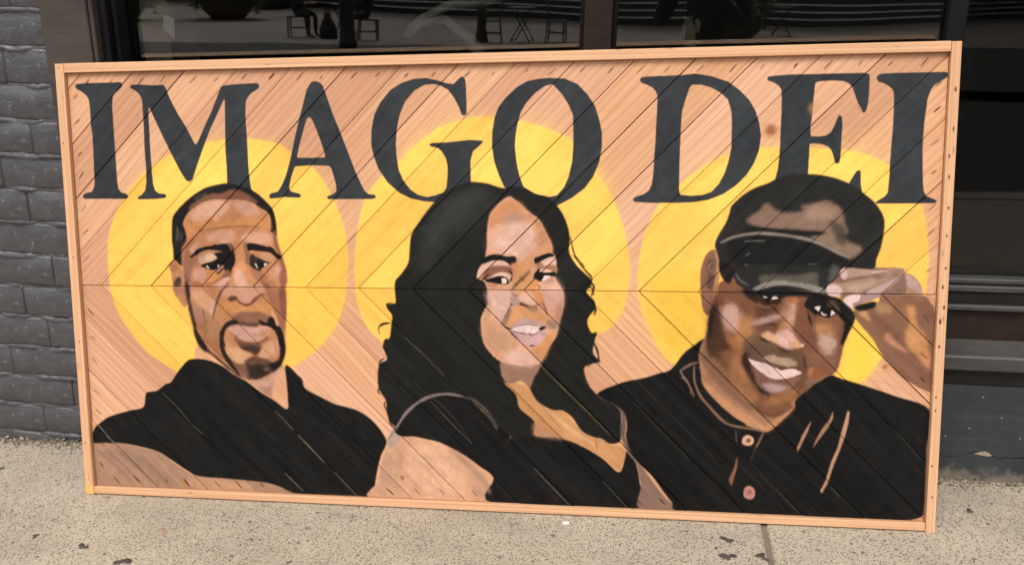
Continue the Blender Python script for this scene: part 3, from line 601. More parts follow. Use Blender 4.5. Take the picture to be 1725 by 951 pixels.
# ------------------------------------------------------------------ the painted board
BW, BH = 2.44, 1.2728
UL, UR, VB, VT, VM = .0275, 2.4155, .0245, 1.2475, .6362      # inner edges of the frame, level of the chevron seam
PITCH, C0 = .15665, .4005
PXM = .0012                                                    # metres per texel of the painted picture
TW, TH = int(round(BW/PXM)), int(round(BH/PXM))
LIT = (1.0, 1.0, 1.0)       # how bright a white board would photograph here: turns colours seen into base colours
LIT = (1.2, 1.2, 1.2)
SHEEN = .016
PAINT = """F f8c15d 1.8 97 0.0;116,726 124,787 158,865 212,936 270,982 330,1015 383,1034 438,1047 495,1055 565,1056 648,1043 686,1018 728,990 764,958 793,913 816,864 835,801 843,730 834,629 809,544 762,477 716,437 669,406 624,375 495,327 349,359 301,387 218,442 146,538 118,621
F f9c45f 1.8 97 0.0;860,663 864,747 875,814 888,864 907,905 937,941 962,965 995,989 1040,1032 1090,1067 1112,1081 1173,1101 1233,1108 1266,1105 1329,1095 1401,1077 1475,1039 1510,999 1542,951 1569,913 1593,863 1616,791 1629,703 1625,638 1613,589 1589,548 1549,519 1369,452 1031,411 929,487 888,533 866,596
F f9c45f 1.8 97 0.0;1651,638 1653,719 1671,799 1700,862 1728,894 1760,925 1796,954 1831,977 1879,1000 1921,1012 1965,1018 2010,1017 2087,1015 2167,1009 2226,997 2288,966 2341,914 2375,846 2391,755 2391,662 2372,568 2339,497 2287,464 2283,458 2257,417 2231,395 2164,373 1854,381 1744,441 1716,470 1687,525 1664,573
F ffd268 38.2 75 0.0;275,950 496,1040 702,964 768,864 558,881 324,865
F f3bd55 30.6 60 0.0;660,780 817,781 820,612 718,473 645,437 663,644
F ffd26a 38.2 75 0.0;1044,1010 1259,1087 1468,1021 1547,926 1532,815 1371,895 1043,945
F f6c35e 30.6 60 0.0;902,748 1022,781 1001,614 930,546 881,613
F f6c35e 30.6 60 0.0;1500,750 1596,751 1605,638 1533,555
F ffd36b 38.2 75 0.0;1812,940 1992,997 2185,991 2320,907 2355,785 2262,892 1995,893 1845,831
F edbd48 22.9 70 0.0;1692,671 1817,672 1820,527 1774,461 1709,509
F edc146 18.4 70 0.0;2217,566 2280,488 2253,407 2193,406
l 3c3e41 1.4 100 0.0;49,1211 54,1217 79,1219 156,1219 189,1220 196,1215 194,1207 181,1196 169,1190 164,1180 160,1154 160,1096 160,1029 160,992 160,945 162,920 170,908 185,905 192,898 190,891 178,889 104,890 54,890 49,894 53,904 64,908 78,910 85,921 89,933 90,971 92,1030 93,1076 90,1097 91,1147 89,1173 81,1186 66,1197 53,1203
l 3c3e41 1.4 100 0.0;217,1206 224,1212 245,1212 289,1209 318,1210 324,1205 328,1194 337,1169 359,1126 383,1087 406,1041 414,1051 431,1084 460,1136 483,1185 490,1201 499,1204 529,1207 594,1209 603,1206 603,1196 593,1189 578,1181 566,1167 561,1155 559,1119 561,1058 561,992 562,943 565,918 571,908 557,894 514,910 495,927 496,977 495,1026 496,1075 498,1120 500,1170 494,1160 477,1128 448,1075 428,1031 408,985 392,944 383,937 372,941 358,963 338,1003 318,1044 299,1086 283,1123 272,1150 269,1135 269,1094 268,1028 269,970 271,932 276,913 287,905 307,903 310,896 304,891 277,889 250,888 221,888 220,895 233,901 245,914 250,937 251,970 250,1028 252,1095 252,1152 251,1173 243,1187 230,1197 219,1202
l 3c3e41 1.4 100 0.0;751,1205 758,1210 766,1211 778,1207 787,1199 790,1189 798,1163 813,1119 832,1071 852,1018 871,966 887,929 897,909 907,901 926,899 929,890 919,887 852,887 792,886 786,891 790,896 805,901 815,909 815,925 809,950 802,974 795,979 744,981 697,978 685,949 679,926 677,914 686,908 707,903 713,897 707,891 676,892 659,893 642,890 620,889 616,895 623,904 643,908 656,926 670,955 683,995 696,1044 708,1088 720,1124 730,1156 740,1188 | 737,1110 743,1114 751,1108 761,1084 773,1051 782,1023 787,1003 745,1002 704,1003 712,1036 725,1076
l 3c3e41 1.4 100 0.0;1177,1216 1185,1208 1187,1195 1188,1144 1188,1115 1181,1110 1173,1114 1167,1133 1154,1158 1138,1180 1116,1192 1096,1196 1072,1194 1045,1180 1018,1151 1002,1116 993,1076 989,1037 991,1001 996,965 1008,937 1028,912 1049,898 1074,892 1098,897 1119,904 1128,916 1132,948 1133,972 1129,996 1117,1016 1105,1026 1089,1028 1081,1034 1089,1039 1130,1040 1196,1046 1234,1043 1225,1032 1204,1015 1197,991 1197,929 1168,896 1096,878 1065,880 1028,888 995,904 962,933 938,969 925,1005 919,1038 921,1077 930,1117 948,1150 977,1183 1011,1202 1044,1211 1076,1213 1108,1206 1133,1198 1153,1195 1167,1209
l 3c3e41 1.4 100 0.0;1381,1204 1409,1206 1452,1204 1487,1189 1514,1161 1534,1131 1545,1096 1553,1061 1553,1023 1546,984 1530,945 1507,914 1471,887 1432,867 1404,863 1352,883 1312,903 1288,919 1274,951 1262,987 1256,1026 1257,1065 1264,1104 1274,1131 1294,1156 1326,1184 1354,1199 | 1421,1189 1401,1185 1373,1166 1350,1141 1336,1118 1327,1088 1321,1056 1319,1025 1323,986 1330,951 1342,919 1372,900 1408,891 1432,895 1452,918 1464,946 1473,985 1476,1024 1476,1070 1475,1109 1463,1136 1444,1165
l 3c3e41 1.4 100 0.0;1650,1195 1654,1202 1669,1204 1718,1205 1759,1206 1793,1209 1834,1202 1879,1186 1909,1163 1932,1139 1948,1112 1958,1082 1964,1049 1960,1011 1948,977 1930,947 1904,920 1871,897 1833,882 1795,876 1750,874 1688,874 1638,877 1635,886 1645,892 1665,898 1678,908 1685,925 1689,960 1690,998 1693,1037 1694,1075 1696,1113 1697,1151 1693,1164 1684,1175 1669,1183 1656,1187 | 1786,1181 1779,1172 1770,1145 1761,1112 1759,1074 1758,1036 1757,990 1757,944 1757,909 1759,896 1787,893 1818,895 1840,903 1859,924 1873,951 1882,981 1889,1019 1889,1057 1889,1080 1887,1110 1877,1142 1858,1159 1835,1172 1809,1180
l 3c3e41 1.4 100 0.0;1974,1194 1979,1198 2004,1200 2037,1202 2081,1201 2138,1202 2210,1202 2226,1199 2228,1188 2228,1156 2227,1130 2223,1108 2218,1101 2214,1102 2210,1112 2202,1125 2194,1145 2186,1167 2177,1176 2164,1182 2139,1184 2110,1183 2098,1181 2095,1177 2093,1151 2090,1095 2087,1069 2088,1045 2108,1044 2126,1046 2137,1054 2145,1069 2152,1089 2157,1099 2164,1092 2166,1068 2165,1039 2165,1009 2163,979 2158,973 2151,975 2146,994 2140,1009 2131,1018 2116,1024 2098,1026 2086,1025 2086,995 2085,946 2076,912 2002,912 2003,939 2008,961 2011,995 2012,1033 2012,1063 2013,1108 2012,1152 2011,1165 2003,1175 1990,1183 1977,1187
l 3c3e41 1.4 100 0.0;2184,917 2199,945 2206,956 2213,958 2216,952 2217,922 2223,892 2205,888
l 3c3e41 1.4 100 0.0;2244,1188 2246,1195 2256,1199 2295,1200 2351,1200 2411,1200 2417,1195 2415,1188 2398,1176 2385,1168 2376,1155 2370,1135 2367,1102 2365,1073 2364,1040 2364,1007 2366,970 2369,925 2372,903 2379,890 2399,882 2406,876 2400,872 2332,871 2253,871 2260,879 2275,888 2284,899 2286,941 2286,978 2287,1015 2289,1067 2289,1111 2288,1144 2285,1158 2275,1167 2261,1175 2248,1179
F a07e69 1.5 93 0.0;23,153 64,157 125,157 179,148 234,136 272,112 310,87 358,64 481,60 557,54 607,44 653,25 552,26 256,21 16,22
F 8f7565 7.7 60 0.0;78,136 143,133 192,111 175,81 111,98 71,111
F 94765f 7.7 60 0.0;201,92 250,84 308,52 287,27 217,34
F b98d6e 6.1 80 0.0;339,63 407,57 481,55 528,37 406,27 327,38
S 7a5d4b 2.3 55 7.7;42,134 109,78 156,26
S 6f5646 1.8 60 4.6;113,132 161,90 217,34
S 86675a 3.1 50 9.2;68,135 139,75 186,23
S b8917a 2.3 50 6.1;88,136 149,75 197,28
S 7d6252 3.1 50 7.7;178,120 220,78 267,26
S b18e78 3.1 50 9.2;222,117 269,70 307,33
S 8a6d5c 1.8 50 4.6;30,105 67,62 96,29
F ad7a52 3.1 70 0.0;301,50 313,55 323,43 307,33
F d5a07c 1.4 100 0.0;376,459 412,448 456,422 503,393 570,368 569,345 500,343 453,372 417,402 371,422
f bb8a74 1.4 100 0.0;470,422 527,380 536,360 571,366 612,386 641,410 646,368 645,279 599,309 565,332
F d9a481 2.3 100 0.0;607,374 641,407 645,363 645,282 601,316
F a3756a 4.6 60 0.0;546,358 597,374 609,367 597,323 570,337
F 1e1e1e 1.4 100 0.0;26,157 26,182 37,205 54,220 85,240 152,261 195,272 205,308 213,319 243,324 272,345 289,351 308,377 324,396 350,420 389,423 427,415 460,399 487,379 526,358 565,330 608,304 644,280 648,310 646,363 644,407 657,407 681,383 695,369 703,343 751,318 789,300 828,291 866,278 908,246 941,194 925,155 912,111 903,61 898,24 853,25 701,24 653,26 607,45 557,55 481,59 432,61 358,65 320,83 272,114 234,136 180,149 125,157 64,157
S 2b2b2c 3.1 70 4.6;265,310 320,250 381,194
S 303031 4.6 50 7.7;351,364 411,309 485,241
S 2d2d2e 6.1 60 12.2;657,296 738,226 794,160
S 2c2c2c 6.1 50 12.2;541,239 613,183 684,107
F 2b2a2a 1.4 100 0.0;318,769 320,808 325,837 339,856 361,877 393,901 428,920 463,929 496,933 530,926 563,915 585,902 605,884 625,862 633,840 636,815 635,783 617,783 592,821 492,853 388,821 382,769 367,743 359,694 323,708 320,743
F b9825f 1.4 100 0.0;303,700 323,712 338,695 349,671 352,638 355,605 352,579 340,579 327,600 316,621 311,648 309,674
F 4a3b36 2.3 95 0.0;315,644 327,661 338,661 337,641 324,635
F 9a6b57 3.1 70 0.0;312,633 346,633 349,613 332,616 324,603 314,620
F 8c5c45 3.1 60 0.0;308,694 323,704 333,691 314,674
F ca926d 1.4 100 0.0;356,819 371,847 391,863 419,880 454,888 494,887 528,888 561,881 587,864 610,850 620,827 616,799 627,789 636,767 642,744 648,725 657,696 660,667 656,641 654,633 651,549 650,496 645,453 627,401 588,374 546,364 502,380 455,413 412,442 382,471 371,518 360,567 353,610 347,658 345,697 348,743 363,769 362,798
F 855b47 3.1 85 0.0;475,904 516,915 555,900 581,877 528,885 481,887 426,883 391,863 375,853 381,869 409,888 444,901
F e3bcaa 5.8 76 0.0;378,843 401,864 443,880 480,882 500,874 478,843 441,837 399,826 381,832
F deb5a5 5.8 72 0.0;507,877 547,880 577,864 586,843 559,838 526,853
F d69c6a 4.6 80 0.0;370,826 406,822 491,837 559,837 603,840 615,821 611,799 524,813 422,805 369,788
F b98468 4.6 50 0.0;478,840 506,850 525,843 504,821 463,818
S 74493a 1.2 90 2.8;402,797 439,802 490,809 531,811 571,809 586,803
F e0b6a4 5.8 76 0.0;424,780 462,797 503,795 510,769 488,762 447,763 430,769
F e0b6a4 5.8 76 0.0;526,781 573,793 610,791 624,770 599,760 555,763 535,768
F a8745a 4.6 75 0.0;348,743 365,769 386,782 379,743 365,717 353,691 347,697
F 8a5e4c 3.1 90 0.0;624,789 632,799 639,764 648,728 660,683 658,646 644,641 644,683 636,725 626,760
F c79069 3.1 90 0.0;501,760 535,760 540,724 532,705 508,702 501,731
F b0866f 3.8 90 0.0;383,724 418,733 459,740 475,727 444,711 406,701 381,697
F 291f1c 1.5 100 0.0;370,721 387,740 405,748 446,756 484,760 491,755 486,737 459,741 429,743 404,738 383,727
F 2b211d 3.1 95 0.0;445,730 468,740 487,760 501,757 508,728 505,700 490,680 473,681 470,695 480,711 461,713
F bb9789 2.3 95 0.0;410,720 431,730 448,727 452,717 427,707 407,703
F 211b1a 1.4 100 0.0;402,697 423,707 451,710 472,703 456,690 439,684 422,687
f d8cdc6 0.8 100 0.0;418,696 425,698 428,690 424,690
f d8cdc6 0.8 100 0.0;453,697 458,699 457,692 453,690
S 3a2a24 1.2 90 3.4;449,674 463,682 469,695
F dbab8f 5.8 68 0.0;370,674 398,689 425,682 445,672 413,650 378,647
F c08b69 3.1 70 0.0;442,672 470,682 490,675 468,649 427,649
F 291f1b 1.5 100 0.0;544,762 572,761 595,754 622,748 634,732 648,725 634,718 621,731 608,738 581,740 554,742 545,743
F 4b362c 3.1 90 0.0;552,731 567,726 587,718 608,709 589,696 582,683 565,685 552,697 547,712
F c99370 2.3 95 0.0;579,726 604,737 621,728 628,714 607,718 584,721
F 1e1918 1.2 100 0.0;563,705 576,712 596,709 605,703 586,691 572,691
f cfc3bb 0.8 100 0.0;568,703 572,703 572,698 569,698
f d8cdc6 0.8 100 0.0;594,705 601,704 596,698
F 9f715a 3.8 70 0.0;541,686 568,681 588,676 605,667 584,654 557,666
F dba27a 4.6 90 0.0;501,695 532,711 542,682 537,660 531,640 502,640 496,672
F 9c7058 6.1 60 0.0;360,743 385,756 393,724 374,691 358,658 355,697
F 7d5645 3.1 80 0.0;469,672 483,682 497,685 493,669 482,659 468,649 458,652
F 8e6350 3.8 80 0.0;481,679 497,684 493,659 481,644 467,639 463,659
F d2a38f 5.8 72 0.0;619,693 640,703 647,677 641,654 618,664
F a8765c 4.6 60 0.0;577,660 611,660 630,641 596,634
F d3a898 4.7 76 0.0;464,631 515,645 570,644 591,632 589,616 565,605 547,590 523,595 500,611 473,608 459,615
F c99674 3.1 80 0.0;497,677 538,677 543,648 515,641 488,641
F 5b4036 2.3 95 0.0;478,602 493,611 511,605 506,596 486,595
S 6b473a 1.5 95 4.0;508,598 525,587 545,585 561,596 582,613 592,615
S 4f3a33 1.8 90 3.7;483,645 463,628 448,601 436,572 430,535
F dcae98 5.8 68 0.0;363,627 405,629 441,598 430,555 402,574 376,597
F ae7c60 6.1 85 0.0;384,568 408,561 431,535 448,529 448,469 456,419 429,445 403,478 385,511 372,544
F c99a7c 6.1 60 0.0;398,568 419,568 424,538 413,528
F d49b68 3.8 90 0.0;457,598 506,584 564,583 601,597 613,558 586,564 529,568 490,556 464,575
F a57660 3.1 95 0.0;592,644 633,630 654,623 650,519 629,524 617,571 602,607
F 865c4b 3.1 90 0.0;635,633 655,630 651,542 640,556 635,597
F 8f6b59 3.8 95 0.0;488,548 518,565 546,563 569,566 596,558 607,541 578,534 544,526 506,531 488,538
F 2d2522 2.4 100 0.0;453,502 463,526 483,539 504,538 504,529 482,522 467,509 460,489 455,476 450,479
F 2d2522 2.4 100 0.0;568,541 592,534 601,549 616,548 624,530 630,525 641,509 648,470 642,438 629,451 634,483 625,509 606,520 578,527
F 5a453d 2.8 90 0.0;504,528 544,530 573,535 566,522 543,518
F d4aba2 2.4 100 0.0;480,518 516,523 560,519 598,524 604,508 586,488 559,479 528,480 501,489 483,506
F c3915f 3.1 60 0.0;566,501 594,515 602,508 583,488
F 8b6350 3.1 90 0.0;481,506 507,485 538,476 565,475 595,495 598,485 572,468 573,452 557,441 537,451 513,456 503,473
F 48362f 3.1 85 0.0;511,462 541,465 573,462 572,451 557,436 547,443 520,452
F d9a881 3.8 95 0.0;463,483 486,466 512,447 546,434 528,417 518,412 487,418 467,438
F cf9d84 3.8 95 0.0;571,447 596,474 627,486 628,453 611,434 584,430
F 8b6555 4.6 90 0.0;482,418 517,411 534,391 539,365 509,372 487,391
S 2e2723 3.1 95 9.9;456,509 452,472 456,444 470,418 496,388
F 3a2f2b 4.6 95 0.0;521,414 549,432 587,425 610,418 628,426 621,400 600,385 572,371 546,365 528,372 539,391 526,399
F 7c5e50 4.6 70 0.0;549,425 583,422 593,409 565,405
F 2d2522 2.8 100 0.0;638,469 648,453 643,428 627,400 605,383 610,409 626,430
F 2a2421 2.8 100 0.0;368,516 384,498 398,478 414,452 417,440 395,447 381,464 372,489
S 4a3a33 2.3 90 7.7;412,445 442,422 475,395 510,364
F 4a3c36 3.1 90 0.0;350,676 363,676 366,617 359,600 369,567 379,523 368,519 358,566 352,597 351,633
S 8c6a58 2.3 70 3.4;402,571 407,550 410,527
S 6a3f2c 1.2 70 2.3;367,637 382,653
S 5a5450 1.8 80 7.7;336,808 338,788 332,769
S 5a5450 1.8 60 6.1;347,795 348,779 342,769
S 54504c 2.3 50 7.7;392,888 410,896 434,904
F a8786a 4.6 80 0.0;347,710 372,713 381,703 374,681 365,637 350,670
F dfb29f 3.1 80 0.0;368,744 386,760 401,763 393,750 381,733 373,733
F d9b49c 2.3 90 0.0;395,721 411,730 430,737 449,732 454,719 442,710 425,706 409,703 398,704
F e8cdb9 1.5 90 0.0;414,721 426,729 441,730 450,720 440,713 423,710
F ddb3a6 3.8 68 0.0;377,677 397,685 416,677 415,659 404,646 386,657
F d89a66 3.1 85 0.0;422,681 446,678 455,660 429,651 414,654
F b2714f 3.1 75 0.0;368,641 387,650 404,643 398,635 371,634
F e0b5a8 2.3 90 0.0;440,638 460,656 476,663 490,664 479,649 461,635
F a68a80 1.5 90 0.0;446,679 456,690 469,701 470,693 462,686 454,678
f 292523 1.1 100 0.0;368,721 382,733 391,743 402,747 420,753 439,753 449,760 454,757 468,761 486,760 494,750 498,737 507,729 508,715 504,699 496,689 492,678 485,689 474,689 470,699 461,703 456,695 448,688 439,685 430,688 422,694 415,696 409,693 401,695 406,701 417,704 433,708 448,715 454,720 447,727 441,732 457,735 468,733 480,735 478,740 468,739 457,741 442,743 427,744 415,741 402,735 392,727 384,725 375,718
F 8b6a5c 1.5 80 0.0;485,760 496,761 500,752 497,739 492,750
f e2d8d0 0.6 100 0.0;418,696 422,698 427,690 422,688
f e2d8d0 0.6 100 0.0;453,699 458,700 457,694 453,691
S 2e2723 0.9 100 4.9;448,676 457,677 469,691
S 8f5640 1.5 80 4.0;412,642 429,645 449,654 465,667
F 8a6a5c 2.3 95 0.0;535,764 544,763 545,740 554,737 551,722 551,699 541,702 537,725
F c99d7c 2.3 90 0.0;578,727 595,736 614,735 627,722 622,709 605,709 587,718
f 2a2624 1.1 100 0.0;546,761 561,762 580,759 596,756 603,752 615,754 626,746 632,735 646,728 645,718 637,718 628,725 621,731 610,737 599,738 581,741 566,744 546,740
f 393230 1.4 100 0.0;551,721 559,731 564,733 567,720 580,721 591,715 602,710 616,708 603,703 593,697 586,691 582,683 571,687 559,691 552,699
F 1d1918 1.2 100 0.0;573,708 583,713 594,708 593,697 584,692 575,697
f e6ddd6 0.6 100 0.0;566,704 570,705 572,697 576,691 571,693
f e6ddd6 0.6 100 0.0;594,705 602,706 601,699 594,697
F b08068 3.1 85 0.0;542,688 561,685 583,675 589,668 569,660 555,667
S 8f6a55 1.5 90 3.4;556,693 570,684 583,682
F 8e6555 3.1 80 0.0;584,655 599,650 609,636 594,636
S 7c5544 1.2 80 3.4;582,654 593,643 606,649
F ddb0a5 3.1 85 0.0;627,695 640,693 645,679 639,668 629,679
F 9c6b5c 3.1 90 0.0;640,683 655,690 659,668 657,639 643,636 636,660
F e3b9ab 4.6 85 0.0;506,682 523,686 537,660 540,642 512,638 503,656
F d39b72 3.8 80 0.0;539,696 551,682 562,661 565,648 550,642 540,671
F e2b48c 4.6 80 0.0;372,623 405,616 434,595 429,582 406,569 389,581 377,601
F deb6ac 3.8 85 0.0;427,599 442,595 437,573 428,547 420,561
F b98f6e 4.6 85 0.0;411,554 439,547 453,529 449,496 428,480 409,499
F b48a7c 3.8 75 0.0;365,590 383,581 400,565 400,539 384,528 370,559
S 8c7064 1.5 85 4.6;401,574 403,558 407,528
S 3f3734 2.3 100 12.2;354,648 355,638 357,619 361,603
S 4a3c38 2.3 95 9.2;360,606 365,568 373,529
S 33302e 2.3 100 10.7;373,531 377,502 385,480 400,460
f 33302e 1.8 100 0.0;456,514 469,525 484,537 506,541 506,529 482,525 470,516 464,503 461,485 467,461 452,461 448,496
S 53403a 1.5 95 4.6;479,640 462,622 449,598 439,573 430,538
F e9b887 1.8 85 0.0;610,571 621,559 631,532 624,524 619,543 612,558
S 7a4f45 1.5 95 6.9;508,597 520,588 535,584 549,589 563,604 574,611 591,617
S 5a463f 2.3 90 7.7;502,532 525,532 544,529 563,530
f 2b2827 1.5 100 0.0;602,550 609,551 618,539 620,526 634,521 643,499 645,464 629,464 625,492 617,510 608,518 593,525 578,527 571,538 579,540 590,533 603,533
S 2f2b29 2.3 100 10.7;377,495 390,470 406,452
S 5d463c 1.8 95 6.1;405,454 428,436 454,413 481,390 511,371
f 3a3230 1.5 100 0.0;450,506 462,506 458,470 467,443 483,420 495,397 509,374 494,384 478,403 462,423 452,443 448,470
F 8a675a 3.1 90 0.0;482,420 506,414 523,408 531,395 535,374 519,384 498,397
F e6bb92 3.1 90 0.0;470,453 495,460 520,449 546,438 528,428 518,414 503,411 484,423 469,440
F ddb08e 3.1 85 0.0;571,447 584,464 607,481 614,456 610,440 588,429 566,434
F 6f5348 2.3 95 0.0;498,479 513,473 538,473 561,474 572,462 568,450 556,447 556,437 545,443 538,450 515,456 505,467
F 4a3a34 3.1 90 0.0;515,459 538,465 563,462 568,452 556,447 554,440 542,448 525,453
F 705549 3.8 95 0.0;520,418 538,428 559,434 579,426 602,423 588,412 561,412 535,406
F 3b3431 4.6 95 0.0;529,405 553,412 578,409 601,406 602,393 585,379 559,366 542,366 531,384
F 8f7a6c 3.8 60 0.0;541,415 555,419 556,412 544,407
F 2b2625 3.1 100 0.0;599,413 613,417 620,413 612,399 599,401
F 8c7268 3.8 70 0.0;578,401 595,403 596,393 584,391
F c49a84 2.3 85 0.0;541,360 573,367 599,381 630,404 625,379 607,372 598,347 549,346
M e9ddd3 6.1 100 0.0;356,821 391,863 453,886 528,888 587,864 620,827 636,767 657,696 660,661 651,549 650,496 627,401 546,364 455,413 382,471 360,567 350,658 348,743
F cf9f81 1.5 97 0.0;941,188 964,236 984,209 1026,209 1095,195 1163,161 1211,128 1251,89 1249,22 900,17 909,71 925,136
F a89385 3.1 80 0.0;943,193 965,236 984,209 955,172
F b98f77 6.1 80 0.0;1115,178 1177,146 1231,92 1244,26 1189,30 1183,104
F d9ab8c 6.1 80 0.0;1011,182 1094,178 1155,117 1161,47 1057,49 996,110
F b8917a 6.1 70 0.0;926,122 969,173 989,138 952,52 913,36
F 2b2b2a 1.4 100 0.0;1089,873 1111,896 1142,914 1173,927 1200,933 1241,929 1272,919 1290,916 1309,921 1343,915 1377,899 1407,892 1429,872 1448,846 1463,809 1468,775 1466,742 1485,708 1511,682 1526,667 1525,648 1513,633 1534,610 1539,588 1539,588 1516,555 1526,522 1542,522 1535,495 1532,463 1549,440 1516,430 1506,413 1514,381 1544,347 1559,335 1602,314 1610,279 1608,218 1581,208 1538,224 1452,190 1232,177 1300,220 1095,199 969,235 942,277 941,312 919,353 923,416 948,435 937,472 944,493 957,497 963,539 965,560 951,590 974,595 977,599 976,654 997,681 1015,709 1020,739 1026,786 1047,820 1071,852
S 272727 1.2 100 3.7;959,539 937,537 926,522 929,506
F 3a3a39 15.3 80 0.0;1110,877 1195,910 1256,903 1217,831 1124,763 1048,678 1050,774
F 1b1b1b 1.4 100 0.0;965,232 1014,286 1070,323 1125,331 1186,326 1246,273 1300,220 1288,207 1370,227 1414,223 1452,218 1506,198 1560,166 1603,129 1617,159 1622,190 1648,164 1654,148 1663,98 1663,26 1253,19 1250,96 1211,128 1163,161 1095,195 1026,209 984,209
S 857672 1.5 95 7.7;944,197 971,236 1000,279 1042,315 1084,333 1125,338 1166,332
S 6d615e 2.3 70 5.4;1166,332 1199,320 1233,290 1266,243
S 4d4946 1.5 70 2.4;1023,373 1056,343 1097,310 1137,269 1184,209
S 1a1a1a 1.5 80 7.7;1202,473 1228,402 1274,363 1301,302
S b07f60 1.8 50 4.6;990,174 1065,106 1126,31
S e0b596 3.1 50 7.7;1039,183 1114,108 1175,33
S a87a5e 1.8 50 3.8;925,101 959,59 986,25
S b98a6c 3.1 50 9.2;954,137 1016,76 1050,28
S a9846e 4.6 50 13.8;1136,172 1203,112 1240,50
F 8d5f45 1.5 80 0.0;978,92 988,92 989,83 981,80
S 262626 1.1 100 3.1;1422,300 1437,295 1449,288
S 262626 1.1 100 3.1;1451,296 1463,280 1467,268
S 262626 1.1 100 3.1;1490,247 1506,237 1530,222
S 262626 1.1 100 3.7;1538,224 1565,212 1596,210
S 262626 1.1 100 3.4;1384,319 1403,311 1425,296
S 2a2a29 1.1 100 4.0;1512,652 1526,644 1534,625
S 2a2a29 1.1 100 3.7;1519,686 1527,671 1526,659
S 2a2a29 1.1 100 3.7;967,597 953,593 950,585
S 2a2a29 1.1 100 6.1;965,567 955,580 951,595
S 2a2a29 1.1 100 6.1;961,539 944,536 930,529
S 2a2a29 1.1 100 4.6;941,437 928,428 923,412
S 2a2a29 1.1 100 4.6;928,353 919,343 923,331
S 2a2a29 1.1 100 5.4;948,444 943,464 935,469
S 2a2a29 1.1 100 4.6;943,312 936,302 941,284
S 2a2a29 1.1 100 4.6;950,264 954,243 971,228
S 2a2a29 1.1 100 6.1;1508,669 1532,650 1526,621
S 2a2a29 1.1 100 6.1;1516,612 1537,588 1533,568
S 2a2a29 1.1 100 6.1;1508,522 1539,481 1549,436
S 2a2a29 1.1 100 5.4;1517,472 1533,446 1514,425
S 2a2a29 1.1 100 5.4;1476,734 1508,694 1526,673
S 2a2a29 1.1 100 4.6;1468,783 1481,734 1508,702
S 2a2a29 1.1 100 4.6;1506,413 1510,391 1522,370
F 94705f 2.3 100 0.0;1274,435 1317,428 1390,443 1366,388 1354,360 1322,367 1288,370
F d8a679 1.5 100 0.0;1287,372 1311,374 1330,381 1352,364 1368,335 1382,319 1420,300 1447,299 1474,280 1501,242 1538,224 1581,208 1608,212 1622,191 1617,159 1603,130 1560,166 1506,198 1452,218 1414,223 1370,226 1368,266 1328,302 1316,342
F c69a83 6.1 80 0.0;1371,260 1414,234 1463,218 1414,221 1370,227
F e2b68c 6.1 70 0.0;1420,290 1484,242 1560,194 1598,162 1538,193 1463,235
S 8c6a4d 1.5 80 2.3;1382,319 1414,284 1444,243
S 9a6d4c 1.5 80 3.4;1541,221 1542,205 1545,187
M e6dace 2.3 100 0.0;1287,372 1352,364 1382,319 1447,299 1501,242 1581,208 1622,191 1603,130 1506,198 1414,223 1370,226 1328,302
S b98a5f 1.8 60 4.6;1344,337 1398,289 1463,235
S e3bd92 2.3 50 6.1;1398,306 1463,252 1538,205
F d8a687 1.4 100 0.0;1302,892 1315,886 1334,871 1362,846 1381,833 1394,811 1408,784 1419,759 1421,738 1427,731 1430,699 1429,677 1427,671 1438,651 1450,629 1449,589 1437,551 1429,510 1406,472 1387,437 1375,429 1337,425 1305,428 1277,434 1249,456 1227,487 1221,526 1221,557 1234,586 1245,602 1241,627 1235,649 1229,660 1212,668 1211,671 1216,692 1231,714 1235,731 1240,759 1240,789 1243,816 1249,844 1266,865 1285,883
F c98d64 6.1 80 0.0;1246,816 1254,846 1279,871 1302,887 1321,879 1345,860 1323,849 1296,846 1274,830 1257,803
F a58370 7.7 75 0.0;1271,824 1293,844 1329,850 1359,833 1329,819 1290,815
F e1beb2 11.5 76 0.0;1257,789 1282,811 1315,822 1348,825 1367,797 1375,770 1356,745 1333,715 1320,723 1287,737 1253,745 1252,770
F b98468 4.6 60 0.0;1345,860 1367,841 1389,816 1410,776 1420,743 1410,748 1383,803 1356,835
F cf9a72 6.1 80 0.0;1381,825 1394,803 1410,770 1416,743 1388,737 1380,759 1378,795
F d09a70 4.6 80 0.0;1320,723 1339,715 1366,737 1366,704 1344,677 1338,651 1308,651 1311,687
F e0bcae 3.1 95 0.0;1216,675 1219,695 1239,712 1261,718 1286,717 1307,708 1306,702 1272,700 1244,694 1219,675
F 8f6556 3.1 95 0.0;1239,692 1261,704 1300,703 1312,693 1309,678 1286,682 1261,678 1230,669
F dcbbaf 2.3 95 0.0;1254,674 1272,685 1294,685 1304,671 1286,670
F 231e1d 1.5 100 0.0;1230,720 1245,732 1270,735 1295,728 1318,729 1319,712 1300,710 1281,718 1261,721 1231,707
F 231e1d 1.5 100 0.0;1371,724 1388,732 1410,738 1422,735 1423,729 1405,724 1383,711 1371,711
F 1f1b1a 1.2 100 0.0;1234,661 1260,670 1282,675 1296,668 1299,653 1273,653 1251,656
f ecd8d4 0.8 100 0.0;1281,664 1292,666 1294,656 1283,654
S 2a2220 1.2 100 4.0;1300,689 1309,679 1307,660
F ddb3a2 3.1 95 0.0;1390,714 1421,727 1427,705 1402,701 1388,696
F 9a705a 2.8 90 0.0;1383,696 1399,703 1429,703 1430,686 1410,690 1391,693
F e3c4ac 1.5 95 0.0;1384,687 1399,695 1417,688 1427,685 1402,683
F 1f1b1a 1.2 100 0.0;1366,671 1380,680 1383,696 1388,682 1410,686 1432,683 1429,674 1410,677 1390,662 1374,664
f e3d3cc 0.8 100 0.0;1393,665 1400,677 1415,674 1406,668
F 1f1b1a 0.9 100 0.0;1372,671 1380,680 1394,679 1396,672 1391,662 1380,662
